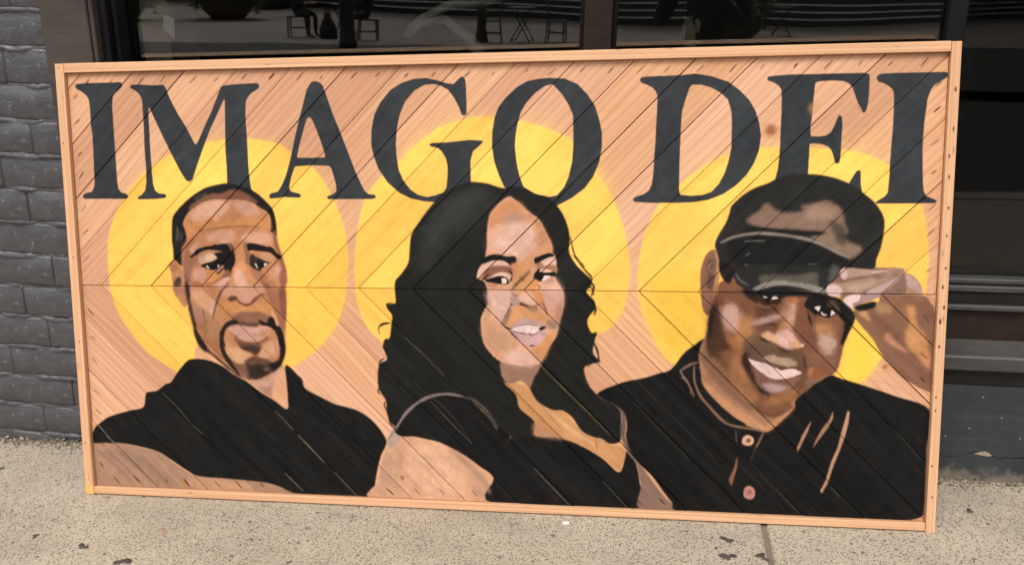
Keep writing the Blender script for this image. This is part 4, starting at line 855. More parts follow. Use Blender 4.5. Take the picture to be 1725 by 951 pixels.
F cf9a6c 4.6 90 0.0;1314,684 1363,684 1376,666 1383,644 1363,634 1329,636 1312,642 1323,665
S 8c6a56 3.1 85 6.1;1339,672 1323,654 1307,637 1304,621
F e4c0af 4.7 76 0.0;1321,614 1345,629 1372,620 1388,616 1391,603 1366,592 1341,602
F c98e60 3.8 85 0.0;1373,635 1391,629 1398,610 1394,599 1382,601 1388,615
F a58a80 3.1 90 0.0;1307,625 1323,612 1319,600 1307,596 1302,606
F 6f574c 2.3 90 0.0;1326,603 1341,599 1354,591 1338,592
F 8a6450 3.1 70 0.0;1388,613 1397,610 1394,598 1385,596
S 54403a 1.5 90 3.4;1304,602 1309,595 1323,600 1338,598 1351,591 1366,590 1382,598 1394,602
F 8b6b58 3.1 90 0.0;1343,591 1377,592 1376,581 1366,575 1350,580
S 8a6450 2.3 80 3.7;1393,624 1397,599 1404,568
F e0beb6 7.7 68 0.0;1241,630 1306,631 1307,603 1294,568 1278,542 1252,567 1245,599
F d6aea2 7.7 68 0.0;1388,657 1425,668 1447,632 1444,597 1425,581 1408,591 1397,626
F d69f6e 4.6 90 0.0;1310,586 1338,590 1375,579 1400,566 1404,541 1363,553 1335,555 1306,536 1289,538 1297,565
S 8d7062 3.1 80 5.4;1304,601 1295,568 1284,536
F c8a09b 1.5 100 0.0;1298,530 1319,546 1341,555 1363,554 1388,548 1404,537 1394,534 1363,537 1335,536 1313,530
F ead1cb 1.4 100 0.0;1301,527 1322,534 1350,540 1381,538 1389,529 1375,517 1350,514 1322,520
S b4908c 1.2 70 2.1;1338,537 1339,528 1341,515
S b4908c 1.2 60 2.1;1363,539 1364,528 1363,515
S 8a6f6c 1.2 70 2.4;1301,527 1322,534 1350,540 1381,537
F 3a2c2a 1.5 100 0.0;1382,532 1403,538 1398,525 1385,523
S 4a3835 1.5 90 3.1;1289,531 1297,528 1304,527
F cba49f 1.5 100 0.0;1305,521 1325,517 1356,513 1381,518 1401,526 1395,496 1375,482 1350,480 1328,492
S 6b4d48 1.2 85 2.4;1302,523 1328,518 1359,513 1386,521
S 4a3a36 1.2 90 3.1;1351,480 1370,481
F c9a384 7.7 65 0.0;1226,535 1265,520 1312,492 1290,460 1249,478 1227,503
F e5c3ba 9.5 72 0.0;1290,463 1337,471 1375,443 1375,432 1337,426 1305,430 1287,441
F d49a6c 4.6 90 0.0;1362,474 1387,484 1416,501 1408,472 1387,438
F b98b72 4.6 60 0.0;1428,592 1447,623 1449,589 1437,554 1428,523 1419,510 1422,545
F dbb29c 6.1 70 0.0;1403,535 1434,561 1431,523 1412,497 1403,510
F e2bcae 2.3 95 0.0;1212,677 1219,694 1232,708 1249,715 1276,717 1295,712 1306,702 1284,701 1258,702 1240,694 1226,680 1215,667
F 8f6358 3.1 95 0.0;1225,680 1240,694 1258,702 1284,703 1302,700 1308,684 1294,682 1279,684 1263,680 1249,671 1234,678
F e0beb0 1.8 100 0.0;1248,670 1259,679 1275,684 1292,683 1303,672 1301,664 1291,668 1280,674 1266,674 1254,670
f 262321 1.2 100 0.0;1231,726 1243,731 1257,734 1270,733 1284,729 1298,728 1309,730 1317,728 1319,716 1317,708 1308,704 1301,704 1298,710 1284,717 1267,718 1249,716 1235,711 1222,707 1223,718
f 252220 0.9 100 0.0;1229,672 1238,666 1252,670 1266,674 1282,675 1295,670 1297,664 1298,654 1294,652 1273,653 1263,653 1249,656 1238,657 1231,664
f f1dcd8 0.6 100 0.0;1279,669 1291,668 1294,660 1291,654 1280,654
F 4a3f38 1.5 95 0.0;1222,668 1233,675 1244,680 1242,672 1233,666 1226,663
S 2a2322 1.1 100 5.5;1299,690 1306,684 1309,678
S 2a2322 1.1 100 5.5;1308,673 1305,665 1302,659
F b98070 3.1 80 0.0;1236,654 1249,653 1270,651 1259,644 1245,644
F c98a68 3.8 80 0.0;1308,707 1322,710 1322,685 1315,664 1308,660 1310,684
S 6d5442 2.3 90 6.9;1309,639 1318,652 1336,667 1357,689
F e3bfb7 3.8 72 0.0;1245,628 1304,630 1308,616 1300,594 1290,576 1271,575 1250,585 1243,602
S c9a096 3.1 60 7.7;1254,628 1271,609 1293,589
F ccaa90 3.8 75 0.0;1238,630 1247,620 1248,593 1239,584 1241,609
F b9a198 2.3 90 0.0;1307,622 1321,613 1329,606 1325,596 1311,594 1304,602
S 6a5044 1.2 90 3.7;1308,629 1317,620 1325,623
S 5b433a 1.2 95 4.0;1302,599 1309,594 1313,594
f 5a4038 1.1 100 0.0;1326,595 1335,600 1344,596 1359,589 1349,589 1339,592
F 9f7660 3.1 90 0.0;1373,708 1386,713 1397,708 1393,700 1385,692 1378,699
F e2bdb0 2.3 95 0.0;1389,715 1404,724 1417,729 1426,724 1425,707 1414,708 1402,705 1395,708
F a57a5c 3.1 90 0.0;1401,702 1414,707 1426,703 1430,689 1417,691 1407,696
F e3c4ab 1.5 95 0.0;1384,687 1393,695 1407,694 1418,689 1403,686
f 282422 1.1 100 0.0;1371,725 1380,728 1393,734 1410,739 1423,736 1425,730 1410,727 1395,721 1383,715 1373,709 1370,718
f 201c1b 0.9 100 0.0;1369,682 1381,697 1386,693 1383,688 1395,686 1410,685 1424,689 1429,685 1426,674 1415,674 1407,678 1395,677 1397,672 1393,665 1386,661 1376,667 1367,668
f ead6d0 0.6 100 0.0;1397,677 1415,676 1407,669 1395,663 1390,663 1394,669
F b48d80 3.1 85 0.0;1393,660 1410,667 1424,673 1421,660 1403,653
F d99a66 3.8 85 0.0;1355,651 1371,660 1378,651 1379,637 1365,634 1348,637
S 7a5f52 1.2 90 4.0;1379,652 1385,645 1381,637
F d79458 3.1 85 0.0;1367,629 1383,629 1393,620 1395,607 1379,593 1371,610
F d9b0a4 4.6 80 0.0;1396,631 1424,648 1441,642 1448,628 1441,607 1417,598 1398,603
S 7a5a3f 2.3 80 6.1;1317,649 1338,670 1360,692
F e0a778 3.1 85 0.0;1312,585 1343,585 1370,570 1370,555 1333,559 1315,544 1298,534 1291,535 1301,560
F 9a7f6e 3.1 90 0.0;1298,583 1306,587 1305,571 1294,550 1286,533 1275,540 1284,558
S 6f5546 1.2 90 3.4;1306,599 1295,574 1287,559
F cf9a7a 4.6 60 0.0;1230,550 1261,542 1277,532 1264,523 1243,533
F bf997c 4.6 75 0.0;1238,515 1273,519 1294,506 1290,472 1264,464 1241,483
F c9a7a6 1.4 100 0.0;1302,532 1321,547 1336,558 1361,555 1381,546 1401,539 1390,535 1380,537 1355,540 1331,538 1307,528
f efdcd8 0.9 100 0.0;1304,527 1321,535 1347,539 1373,537 1383,532 1380,523 1369,514 1352,513 1329,517 1307,522
F d1adac 1.4 100 0.0;1301,521 1320,517 1352,512 1373,514 1385,523 1399,529 1401,520 1394,498 1379,484 1355,480 1331,488 1313,504
f 3a2926 1.1 100 0.0;1384,532 1392,537 1399,534 1398,528 1388,523 1384,526
S 6e4f4c 1.1 95 3.4;1304,523 1329,517 1352,513 1371,514 1383,523
S 8f6d6c 0.9 90 2.4;1306,529 1329,537 1355,540 1380,536
S c9a29c 0.9 90 2.1;1333,535 1338,528 1341,518
S c9a29c 0.9 90 2.1;1359,538 1361,528 1358,515
S 3f302d 1.2 100 4.9;1287,534 1294,529 1306,527
S 7a5c58 1.2 90 4.6;1297,518 1312,509 1322,498
f 5a403b 0.9 100 0.0;1355,481 1362,484 1371,482 1367,479 1357,479
F 9a7d68 3.8 85 0.0;1404,550 1421,553 1435,538 1425,529 1407,534
F d99c6a 3.1 85 0.0;1400,508 1425,522 1430,515 1414,490 1393,461 1381,470
F a98670 3.1 85 0.0;1354,585 1373,589 1373,577 1363,573
S 8a5f48 1.4 90 4.9;1393,600 1401,581 1404,568
S c08870 1.5 70 3.1;1414,577 1435,585 1444,594
F b68c76 3.1 80 0.0;1435,581 1449,585 1442,562 1432,541 1425,546
M f2e9e3 6.1 100 0.0;1302,892 1334,871 1381,833 1408,784 1427,731 1430,699 1438,651 1450,629 1449,589 1429,510 1387,437 1337,425 1277,434 1227,487 1221,557 1241,627 1211,671 1235,731 1240,789 1249,844
S 655855 2.3 95 13.8;1554,350 1572,337 1597,323 1614,300 1616,263 1615,230 1632,190 1652,163
F 84695d 1.5 97 0.0;1648,167 1667,148 1705,94 1737,56 1772,23 1662,26 1665,87 1655,142
S b88a6c 1.5 80 2.4;1653,167 1694,113 1732,62
F 7f5c4c 1.5 97 0.0;2210,590 2227,593 2253,601 2275,618 2277,633 2336,636 2381,635 2398,623 2415,593 2421,575 2421,492 2421,412 2417,377 2350,410 2315,445 2287,477 2263,517 2238,545 2217,572
f 84604f 1.5 95 0.0;2296,472 2404,475 2414,380 2362,420
F c88f62 4.6 90 0.0;2345,602 2363,602 2373,554 2393,533 2406,492 2409,440 2379,469 2352,498 2344,533 2352,567
F c9946c 3.1 90 0.0;2225,585 2243,590 2256,564 2242,572
F c0896a 3.8 90 0.0;2292,528 2311,537 2317,515 2346,491 2353,480 2319,497 2301,510
F a3805f 4.6 90 0.0;2267,613 2295,608 2310,588 2276,585
F 77564a 6.1 70 0.0;2256,590 2310,553 2338,526 2318,518 2278,545
F a68063 1.5 100 0.0;2274,636 2305,662 2333,692 2356,685 2374,664 2381,640 2386,633 2336,636
F b3938e 3.1 95 0.0;2337,686 2361,676 2381,646 2379,636 2354,652 2334,664
F 84665a 1.5 100 0.0;2144,647 2175,692 2188,703 2316,705 2335,691 2337,636 2268,631 2210,597 2190,603 2176,629
F b59385 1.5 100 0.0;2174,693 2186,704 2212,702 2248,698 2284,701 2316,706 2334,695 2319,680 2272,686 2223,681 2194,674 2180,677
F d9b9a2 3.1 80 0.0;2203,700 2248,697 2284,698 2255,689 2213,690
F ae8d78 1.5 100 0.0;2142,645 2151,662 2184,665 2207,676 2272,687 2317,684 2334,690 2292,669 2241,646 2225,638 2192,639 2169,629 2149,633
F dab9b5 2.3 100 0.0;2142,645 2151,660 2175,655 2180,638 2169,630 2149,633
F d6b4b2 1.8 100 0.0;2176,692 2186,703 2192,690 2190,676 2180,676
S 78594e 1.5 90 3.1;2193,675 2239,683 2285,691 2322,687
S 78594e 1.8 80 3.1;2238,646 2273,662 2319,681
F b89a95 1.8 100 0.0;2241,640 2279,663 2324,682 2305,659 2276,637 2251,636
F a38580 1.8 100 0.0;2226,635 2267,636 2275,630 2255,617 2232,610 2210,599 2212,609 2228,619
F e0c0bb 1.5 100 0.0;2185,619 2199,631 2225,636 2229,621 2210,610 2211,597 2193,601
S 3c2e2a 1.2 90 2.4;2229,635 2230,626 2226,618
F 1f1917 1.8 100 0.0;2213,596 2223,607 2265,617 2267,604 2253,595 2227,591
S 5a3f35 1.5 80 3.1;2319,643 2327,649
F 7d6055 3.1 80 0.0;2190,674 2223,681 2272,687 2317,682 2292,679 2240,673 2207,668
F 8a6a5c 3.8 70 0.0;2291,701 2316,705 2334,695 2319,681 2304,688
F cdaaa0 3.1 70 0.0;2247,644 2280,658 2305,670 2293,656 2274,642
F 161616 1.4 100 0.0;1542,347 1561,363 1594,377 1621,387 1670,398 1710,412 1742,424 1776,469 1802,491 1832,510 1876,495 2015,367 2097,369 2156,416 2184,410 2240,394 2328,365 2415,330 2414,230 2415,131 2415,60 2410,37 2367,24 2255,23 1989,22 1778,21 1750,47 1728,75 1695,120 1656,158 1633,192 1622,232 1625,260 1616,300 1589,321 1567,329
F a2765d 1.5 100 0.0;1832,516 1854,528 2014,422 2072,369 2071,329 2043,296 2018,267 1993,257 1966,267 1944,275 1912,295 1880,306 1847,339 1828,379 1821,428 1817,467
F c38e69 4.6 90 0.0;1831,392 1868,368 1922,324 1965,292 1992,271 1987,261 1944,277 1880,309 1847,341
F 7b5a49 4.6 80 0.0;1818,467 1840,462 1910,397 1964,338 1954,315 1900,358 1846,407
F cf9764 4.6 95 0.0;1963,349 2015,367 2067,363 2048,329 2017,309 1980,319
F c48e66 4.6 90 0.0;2048,313 2070,346 2069,324 2033,285 2003,261 1992,267
F 87614d 1.4 100 0.0;1860,623 1864,657 1883,674 1899,697 1963,701 2078,676 2115,656 2147,646 2167,627 2186,614 2214,584 2214,564 2206,544 2196,517 2189,484 2184,456 2175,429 2162,417 2140,405 2112,383 2085,359 2059,337 2068,330 2048,310 2017,298 1986,308 1953,349 1910,400 1856,457 1834,495 1841,480 1837,514 1838,548 1842,576
F 85604f 1.5 100 0.0;1849,751 1859,744 1865,724 1865,690 1863,657 1860,623 1852,589 1838,573 1824,590 1819,623 1816,660 1817,697 1825,727 1836,744
F 574640 3.1 95 0.0;1835,719 1853,724 1850,707 1844,687 1855,677 1848,648 1838,643 1832,660 1837,683 1833,700
S c08d67 2.3 95 6.1;1854,746 1862,717 1861,684 1856,643 1852,603
S b4846a 1.8 70 3.1;1849,720 1837,704 1844,690
F 5b463b 6.1 90 0.0;1849,576 1868,633 1884,630 1875,583 1870,542 1871,494 1884,463 1838,462 1837,514
F 4b3a31 4.6 85 0.0;1842,569 1856,626 1866,633 1861,596 1854,566 1848,535 1843,487 1838,494
F 5a4236 9.2 75 0.0;1917,636 2040,638 2116,636 2110,623 2040,615 1992,621 1931,614
F 6a4b3c 10.7 70 0.0;1933,512 1979,517 2022,490 2096,478 2116,445 2111,404 2080,369 2016,353 1956,400 1928,454
F 684a3c 7.7 60 0.0;2066,619 2104,606 2125,560 2114,519 2088,525 2074,572
F 94684f 6.1 80 0.0;1867,637 1910,630 1949,618 1960,584 1934,570 1911,597 1881,610
F d3ada1 9.2 90 0.0;1875,593 1901,605 1918,583 1923,550 1907,531 1886,534 1874,566
F bd875a 7.7 80 0.0;1915,566 1954,570 1963,537 1942,499 1914,475 1893,498 1909,529
F a87a5e 6.1 80 0.0;1863,549 1886,529 1904,481 1878,467 1854,497
F b5938b 4.6 85 0.0;1957,554 1999,571 2037,586 2030,568 1993,554 1964,549
F 3b2d27 3.8 95 0.0;1936,634 1959,609 1969,613 1985,596 2014,600 2031,612 2029,639
F 8a644e 3.1 80 0.0;1966,608 1985,600 2011,605 1998,591 1979,593
F 161312 1.4 100 0.0;1974,635 2019,636 2012,621 1998,616 1985,621
f efe6e4 0.8 100 0.0;1961,636 1971,635 1973,626
f efe6e4 0.8 100 0.0;1977,633 1984,628 1993,623 1985,622
f f2e8e8 0.8 100 0.0;2001,619 2010,636 2020,621
S 4a372f 1.5 90 3.1;1977,592 2005,591 2027,599
F b58a73 7.7 90 0.0;2038,622 2062,630 2070,592 2065,545 2039,551 2041,592
F 8a6150 6.1 85 0.0;2068,632 2091,616 2108,549 2101,519 2072,528
F c4956c 4.6 80 0.0;2026,548 2049,555 2049,531 2024,528
F e3bdb4 4.6 100 0.0;2011,517 2043,540 2069,517 2079,498 2054,487 2028,495
F dcb18f 3.1 100 0.0;1980,525 1998,532 2022,512 2011,503 1985,515
F ddb291 2.3 95 0.0;2066,503 2087,500 2087,492 2070,490
S 3d302a 2.3 95 4.6;1974,514 1992,508 2009,502
S 4a3a32 3.1 90 5.4;2022,490 2044,479 2061,477
S 5a4035 2.3 90 4.6;1986,549 2010,552 2020,544
F 665144 5.4 90 0.0;1934,468 1957,496 1979,512 2012,497 2045,475 2077,476 2090,458 2077,454 2038,469 1996,468 1957,467
F 8d6a58 6.1 70 0.0;2096,485 2141,472 2167,446 2123,445 2097,451
F 4a3a33 4.6 95 0.0;1927,458 1945,475 1952,458 1958,427 1977,392 2004,367 2008,357 1983,366 1959,398 1935,436
F a08a78 3.1 100 0.0;1991,465 2022,469 2045,460 2058,462 2075,447 2062,433 2040,429 2013,438 1993,452
F 7d6455 3.1 85 0.0;1954,468 1993,465 1995,449 1967,452
S 594539 2.3 90 4.6;1989,449 2023,432 2056,429 2080,434
F 4e3c33 4.6 80 0.0;1928,454 1944,468 1955,441 1982,407 2015,388 2025,371 2003,356 1966,386 1942,420
F 86685b 3.8 100 0.0;1951,441 1978,421 2001,405 2027,399 2063,406 2087,413 2071,394 2048,377 2019,363 1996,368 1976,388
F c4aba8 4.6 95 0.0;1990,387 2021,391 2060,389 2041,373 2015,366
F efd6d6 1.1 100 0.0;1947,459 1964,452 1987,449 2010,436 2027,425 2046,430 2059,432 2086,423 2073,414 2047,405 2024,403 2001,407 1975,427 1958,440
F 5c483f 3.8 90 0.0;1977,388 2006,366 2041,367 2025,359 2003,357 1983,366
S 4a3a33 2.3 90 4.6;2090,471 2094,451 2098,427
F b98a64 7.7 85 0.0;2113,551 2144,555 2174,534 2145,523 2120,531
F d3b3a6 9.2 95 0.0;2123,524 2145,531 2170,510 2168,478 2150,472 2135,499
F 9c6a4a 4.6 85 0.0;2102,427 2126,440 2146,418 2124,403 2108,409
F a98a7c 4.6 60 0.0;2099,397 2111,411 2124,399 2109,387
F 785646 4.6 90 0.0;2181,557 2193,551 2184,473 2174,429 2163,439 2176,487
F 231d1a 3.1 100 0.0;2087,606 2100,631 2116,636 2154,628 2183,612 2212,589 2212,561 2198,551 2185,564 2169,579 2144,573 2118,584 2098,594
F 6b5d47 3.1 90 0.0;2158,612 2178,597 2180,580 2162,597
F 0e0c0b 1.2 100 0.0;2126,590 2136,600 2160,593 2158,577 2137,572
f f0e6e4 0.8 100 0.0;2113,597 2131,602 2125,587
f f0e6e4 0.8 100 0.0;2155,577 2159,593 2167,583
S d8d0d0 0.9 100 2.4;2131,585 2143,578
S 2f2622 2.3 95 7.7;2095,588 2101,569 2108,548
F 2c2420 2.3 100 0.0;2188,549 2214,581 2216,563 2203,532 2191,500 2184,503 2187,520 2193,537
S 5b4438 4.6 75 7.7;1842,478 1888,433 1931,384 1964,332 1991,307 2017,302 2048,318
F 7d5a49 6.1 80 0.0;1859,636 1921,637 1935,623 1961,603 1952,583 1923,578 1912,597 1889,606 1863,602
F 6b4a38 3.8 85 0.0;1959,603 1982,593 2009,598 2020,600 2021,580 1991,567 1964,573
F cdaca4 7.7 76 0.0;1880,594 1898,607 1911,597 1924,576 1922,548 1918,531 1900,530 1885,543 1879,566
F b98a60 6.1 80 0.0;1925,568 1944,571 1956,553 1957,532 1946,515 1925,499 1914,511 1924,536
F b07a55 4.6 85 0.0;1880,535 1900,523 1915,505 1933,480 1901,479 1887,511
F 5a473c 5.4 90 0.0;1844,583 1860,588 1874,559 1881,531 1891,505 1901,479 1840,478 1841,530
S 3b322c 3.1 100 10.7;1854,592 1850,583 1846,551 1842,506
F 3a302b 3.8 90 0.0;1931,633 1950,635 1960,621 1969,607 1951,615
F 755649 4.6 85 0.0;1953,544 1976,553 2011,560 2021,554 2011,537 1972,533
F b59a98 3.8 95 0.0;1956,561 1979,567 2006,578 2021,578 2021,569 1999,559 1972,550 1952,550
S 4a3831 1.5 95 4.0;1969,596 1990,590 2016,600
S 473530 1.5 95 4.9;1983,548 2007,552 2016,545
F 7a6350 4.6 85 0.0;1930,501 1961,528 1973,512 2012,499 2023,482 1954,480
F 8c5f49 3.8 85 0.0;2040,636 2080,637 2084,619 2071,605 2046,614
F b9805a 4.6 75 0.0;2051,631 2070,629 2071,609 2056,607
F 7c594a 5.4 85 0.0;2069,607 2084,609 2097,579 2110,545 2126,509 2115,484 2084,502 2063,546
F c9a08a 4.6 90 0.0;2052,602 2065,607 2064,570 2054,544 2040,546 2045,574
F b58a5e 3.8 80 0.0;2027,554 2040,558 2042,542 2029,536
f 141110 1.2 100 0.0;1984,638 2026,637 2025,628 2017,620 2006,616 1984,613
f f3e9e6 0.6 100 0.0;2002,618 2007,627 2009,635 2014,633 2019,621
f f3e9e6 0.6 100 0.0;1979,624 1982,628 1990,625 1992,626 1990,622 1984,622
F e2bdb6 3.8 80 0.0;2016,521 2039,536 2054,530 2065,514 2069,499 2046,491 2026,499
F e0b795 2.3 95 0.0;1990,531 2004,529 2017,515 2011,502 1995,510
F dcb08c 2.3 95 0.0;2049,493 2065,508 2076,502 2083,494 2065,487
f edd2c0 0.9 100 0.0;2081,496 2086,501 2090,497 2086,491
F b98a62 5.4 90 0.0;2121,547 2144,552 2159,540 2156,528 2137,523 2125,531
F d8bcb0 7.7 80 0.0;2130,519 2145,528 2166,518 2165,496 2156,484 2138,484 2132,499
f 1e1a17 1.8 100 0.0;2086,603 2097,621 2114,635 2141,634 2160,626 2179,624 2191,606 2208,593 2215,573 2210,552 2200,556 2193,564 2171,586 2162,582 2149,571 2135,575 2116,577 2102,589 2091,597
F 5e5140 3.1 90 0.0;2147,616 2160,618 2174,602 2177,588 2161,598 2149,603
F 0d0b0a 1.2 100 0.0;2128,598 2142,600 2156,592 2154,579 2143,574 2131,581
f f1e6e3 0.6 100 0.0;2113,598 2121,602 2129,602 2124,588
f f1e6e3 0.6 100 0.0;2157,592 2166,585 2155,577
S e0d8d6 0.8 100 3.1;2131,587 2136,580 2145,579
f 2d231e 1.2 100 0.0;2093,593 2101,577 2110,548 2106,551 2097,571
f 2b2320 1.5 100 0.0;2192,558 2203,549 2209,545 2195,516 2188,499 2183,502 2188,528
F b4835c 6.1 70 0.0;1900,447 1919,478 1929,462 1931,437 1956,386 1977,358 1962,334 1931,354 1901,405
F 6b5848 5.4 95 0.0;1934,482 1963,499 2008,496 2036,478 2074,475 2090,471 2087,443 2071,446 2040,460 2009,467 1978,467 1948,462
F 8c6a5c 3.1 100 0.0;1955,438 1975,424 1995,410 2018,400 2046,401 2077,414 2069,393 2050,380 2019,367 1992,374 1967,398
F 3f332d 3.8 95 0.0;1929,453 1938,475 1949,470 1947,458 1951,442 1964,415 1968,390 1988,370 2005,364 1996,359 1976,369 1960,396 1937,433
F 6f5650 3.1 95 0.0;1946,466 1968,463 1988,449 1998,442 1978,446 1958,452 1948,458
F b7a18c 3.1 100 0.0;1987,461 2013,468 2026,460 2048,461 2068,454 2072,444 2052,437 2027,445 2009,449 1993,454
F 5d4c42 3.1 95 0.0;1983,455 2009,447 2037,439 2066,438 2076,432 2056,431 2035,429 2021,433 2002,442
F c8b0b0 3.8 95 0.0;1987,391 2019,388 2046,384 2039,372 2019,367 2000,372
f efd6d6 0.9 100 0.0;1947,457 1956,454 1978,447 1992,444 2010,437 2025,430 2035,427 2049,430 2064,432 2076,427 2084,422 2076,417 2063,411 2045,406 2028,403 2010,406 1989,416 1969,430 1955,446
S 4b3c34 2.3 95 6.1;2024,489 2035,482 2052,475
S 3f322b 1.8 95 6.1;1975,512 1988,507 2008,503
S 4a3b35 1.8 95 6.1;2091,470 2093,451 2096,430
F b5845c 6.1 70 0.0;2012,359 2039,372 2064,377 2078,369 2068,354 2051,341 2020,335 1997,335
F 8a6656 5.4 80 0.0;2098,482 2127,476 2150,466 2176,473 2184,481 2177,447 2167,428 2147,442 2118,443 2099,447
F 7a6455 3.1 80 0.0;2096,422 2104,394 2116,398 2129,393 2107,384 2095,394
F a08478 3.1 70 0.0;2135,407 2157,418 2152,410 2120,390
F b98f72 3.1 80 0.0;2105,435 2117,433 2109,419 2104,410
F 9c6444 3.1 90 0.0;2109,415 2119,430 2131,427 2135,415 2125,404 2113,406
f 171717 1.2 100 0.0;2070,341 2081,355 2097,372 2124,395 2156,416 2186,410 2195,372 2078,309
M e6dad2 7.7 100 0.0;1863,684 1963,701 2115,656 2167,627 2210,581 2196,517 2184,456 2162,417 2085,359 2068,330 2017,298 1953,349 1856,457 1838,548 1855,623
M cfc0b6 12.2 100 0.0;1838,585 1859,632 1874,559 1891,505 1901,479 1840,478
F 30302f 1.4 100 0.0;1852,763 1861,790 1878,820 1888,849 1893,867 1922,895 1953,914 1984,925 2008,938 2036,946 2084,948 2115,946 2153,938 2191,922 2222,901 2251,877 2268,855 2280,827 2279,792 2273,756 2264,727 2260,704 2231,702 2196,703 2183,694 2170,680 2153,665 2141,650 2129,640 2080,644 2031,644 1989,640 1964,639 1954,643 1925,650 1909,662 1901,681 1893,662 1885,662 1867,688 1864,717 1859,739
F 866c5e 4.6 95 0.0;1933,827 1962,852 1983,872 2004,857 2025,848 2060,850 2080,855 2068,863 2094,870 2138,878 2159,867 2175,848 2180,820 2188,795 2165,789 2131,798 2096,801 2044,805 1991,808 1956,814
F a08070 7.7 70 0.0;2094,859 2128,866 2156,855 2150,834 2112,831 2081,841
F 86705f 4.6 90 0.0;2151,802 2194,772 2223,759 2224,748 2199,730 2160,747 2125,766 2097,787 2131,791
F 3a3836 6.1 80 0.0;2147,827 2178,813 2187,770 2166,770 2151,798
F 222221 3.1 95 0.0;1921,798 1939,812 1991,807 2061,801 2124,798 2110,788 2062,790 1992,797 1949,797
S 887a71 1.8 95 7.7;1867,769 1904,785 1957,794 1999,792 2044,787 2097,776 2132,762 2167,744 2199,730
F 232322 3.1 90 0.0;1886,769 1957,785 2027,784 2097,769 2167,737 2196,720 2179,698 2134,705 2064,711 1959,711 1906,710
F 59544c 4.6 95 0.0;1969,678 2002,685 2044,682 2079,686 2116,689 2119,672 2116,654 2073,656 2031,664 1985,659
F 817b74 1.8 100 0.0;1955,648 1985,663 2016,670 2066,665 2101,660 2129,651 2143,641 2126,636 2080,651 2031,657 1989,650 1964,642
S 6a6763 1.8 90 3.7;1907,689 1919,670 1943,655
F 1f1c1a 3.1 100 0.0;1966,641 2017,653 2080,644 2123,635 2119,628 1961,626 1925,642 1939,648
S 777572 1.2 80 2.3;1927,772 1957,774 1982,774
S 777572 1.2 70 2.3;1929,712 1941,709
S 777572 1.2 70 2.3;1932,734 1944,742
S 777572 1.2 60 2.0;2092,713 2116,714
F 5b5a55 4.6 70 0.0;2151,705 2169,709 2169,687 2149,665
F 2a2724 2.3 100 0.0;1866,717 1906,703 1903,681 1894,662 1885,662 1871,681
F 84665a 1.5 100 0.0;2144,647 2175,692 2188,703 2248,697 2249,680 2235,639 2208,635 2189,635 2169,630
F b59385 1.5 100 0.0;2174,693 2186,704 2212,702 2248,698 2249,684 2223,681 2194,674 2180,677
F ae8d78 1.5 100 0.0;2142,645 2151,662 2184,665 2207,676 2249,683 2273,661 2241,646 2225,638 2192,639 2169,629 2149,633
F dab9b5 2.3 100 0.0;2142,645 2151,660 2175,655 2180,638 2169,630 2149,633
F d6b4b2 1.8 100 0.0;2176,692 2186,703 2192,690 2190,676 2180,676
S 78594e 1.5 90 3.1;2193,675 2223,680 2249,684
F 7d6055 3.1 80 0.0;2190,674 2216,679 2249,684 2249,678 2217,671 2201,668
F c9aa9c 3.8 70 0.0;2191,655 2240,663 2266,668 2241,652 2208,645
S 8f7163 1.2 95 4.6;1767,421 1777,402 1789,386 1806,349
S 7f6456 1.5 95 6.1;1769,421 1787,434 1814,445
S 8a6b5a 1.5 95 6.1;1805,433 1806,395 1820,356 1842,328 1886,282 1923,269 1987,261
F 141414 1.5 100 0.0;1809,439 1828,383 1869,335 1912,297 1947,275 1912,278 1864,312 1826,356 1810,389
S 8a6b5a 1.5 90 4.6;1993,258 1980,227 1973,213
S 55463e 1.2 80 2.4;1973,213 1960,173
S 5f5550 1.2 90 3.1;1918,259 1922,225
F d3a988 1.2 100 0.0;1936,231 1941,242 1953,246 1965,238 1965,224 1954,217 1939,220
F 7d5440 1.2 100 0.0;1946,231 1953,238 1960,232 1955,225 1949,226
F ba8577 1.2 100 0.0;1944,84 1949,99 1962,102 1973,91 1973,74 1963,65 1947,70
F 8c5f54 1.5 80 0.0;1952,85 1960,94 1968,83 1959,77
f 8a5f4c 1.2 100 0.0;1925,186 1924,152 1911,100 1903,118 1916,150
f ab8067 1.1 100 0.0;2116,291 2107,260 2092,224 2083,203 2080,211 2093,249 2106,275
f a07961 1.1 100 0.0;2171,320 2171,299 2158,271 2139,243 2122,216 2130,240 2145,271 2163,296
f b58a70 1.1 100 0.0;2208,321 2213,318 2211,288 2204,253 2192,212 2178,172 2165,123 2150,91 2145,97 2158,125 2172,181 2187,222 2195,263 2203,298
S a08f70 0.9 75 2.0;607,274 635,246 661,218
S a08f70 0.9 70 2.0;676,203 711,166 754,121
S 8c7c60 0.9 60 1.8;782,96 815,60 849,26
S a08f70 0.9 70 1.8;629,87 655,62 684,34
S b9b1a0 0.9 80 1.8;46,214 71,184 99,155
S 77736a 0.9 60 2.1;260,317 302,278 339,234
S 77736a 0.9 50 2.1;338,229 362,211 383,195
S 8a7350 0.9 70 1.8;1385,427 1452,360 1517,297 1581,231
S 8f8a80 0.9 60 1.7;1367,130 1419,76 1471,22
S 77736a 0.9 50 1.7;1560,99 1596,62 1628,26
S 777066 0.9 60 1.8;1002,499 1059,446 1119,386
S 777066 0.9 60 1.8;1073,316 1130,255 1191,195
S 9a8a60 0.9 70 1.8;1193,316 1233,279 1263,239
S 55514a 0.9 60 1.5;1643,329 1726,241 1797,169
S 55514a 0.9 60 1.5;1958,170 2023,110 2077,45
S 55514a 0.9 60 1.5;2326,274 2357,243 2400,193
S 66625a 0.9 60 1.5;2172,110 2197,81
S 55514a 0.9 60 1.5;1986,138 2040,84 2099,25
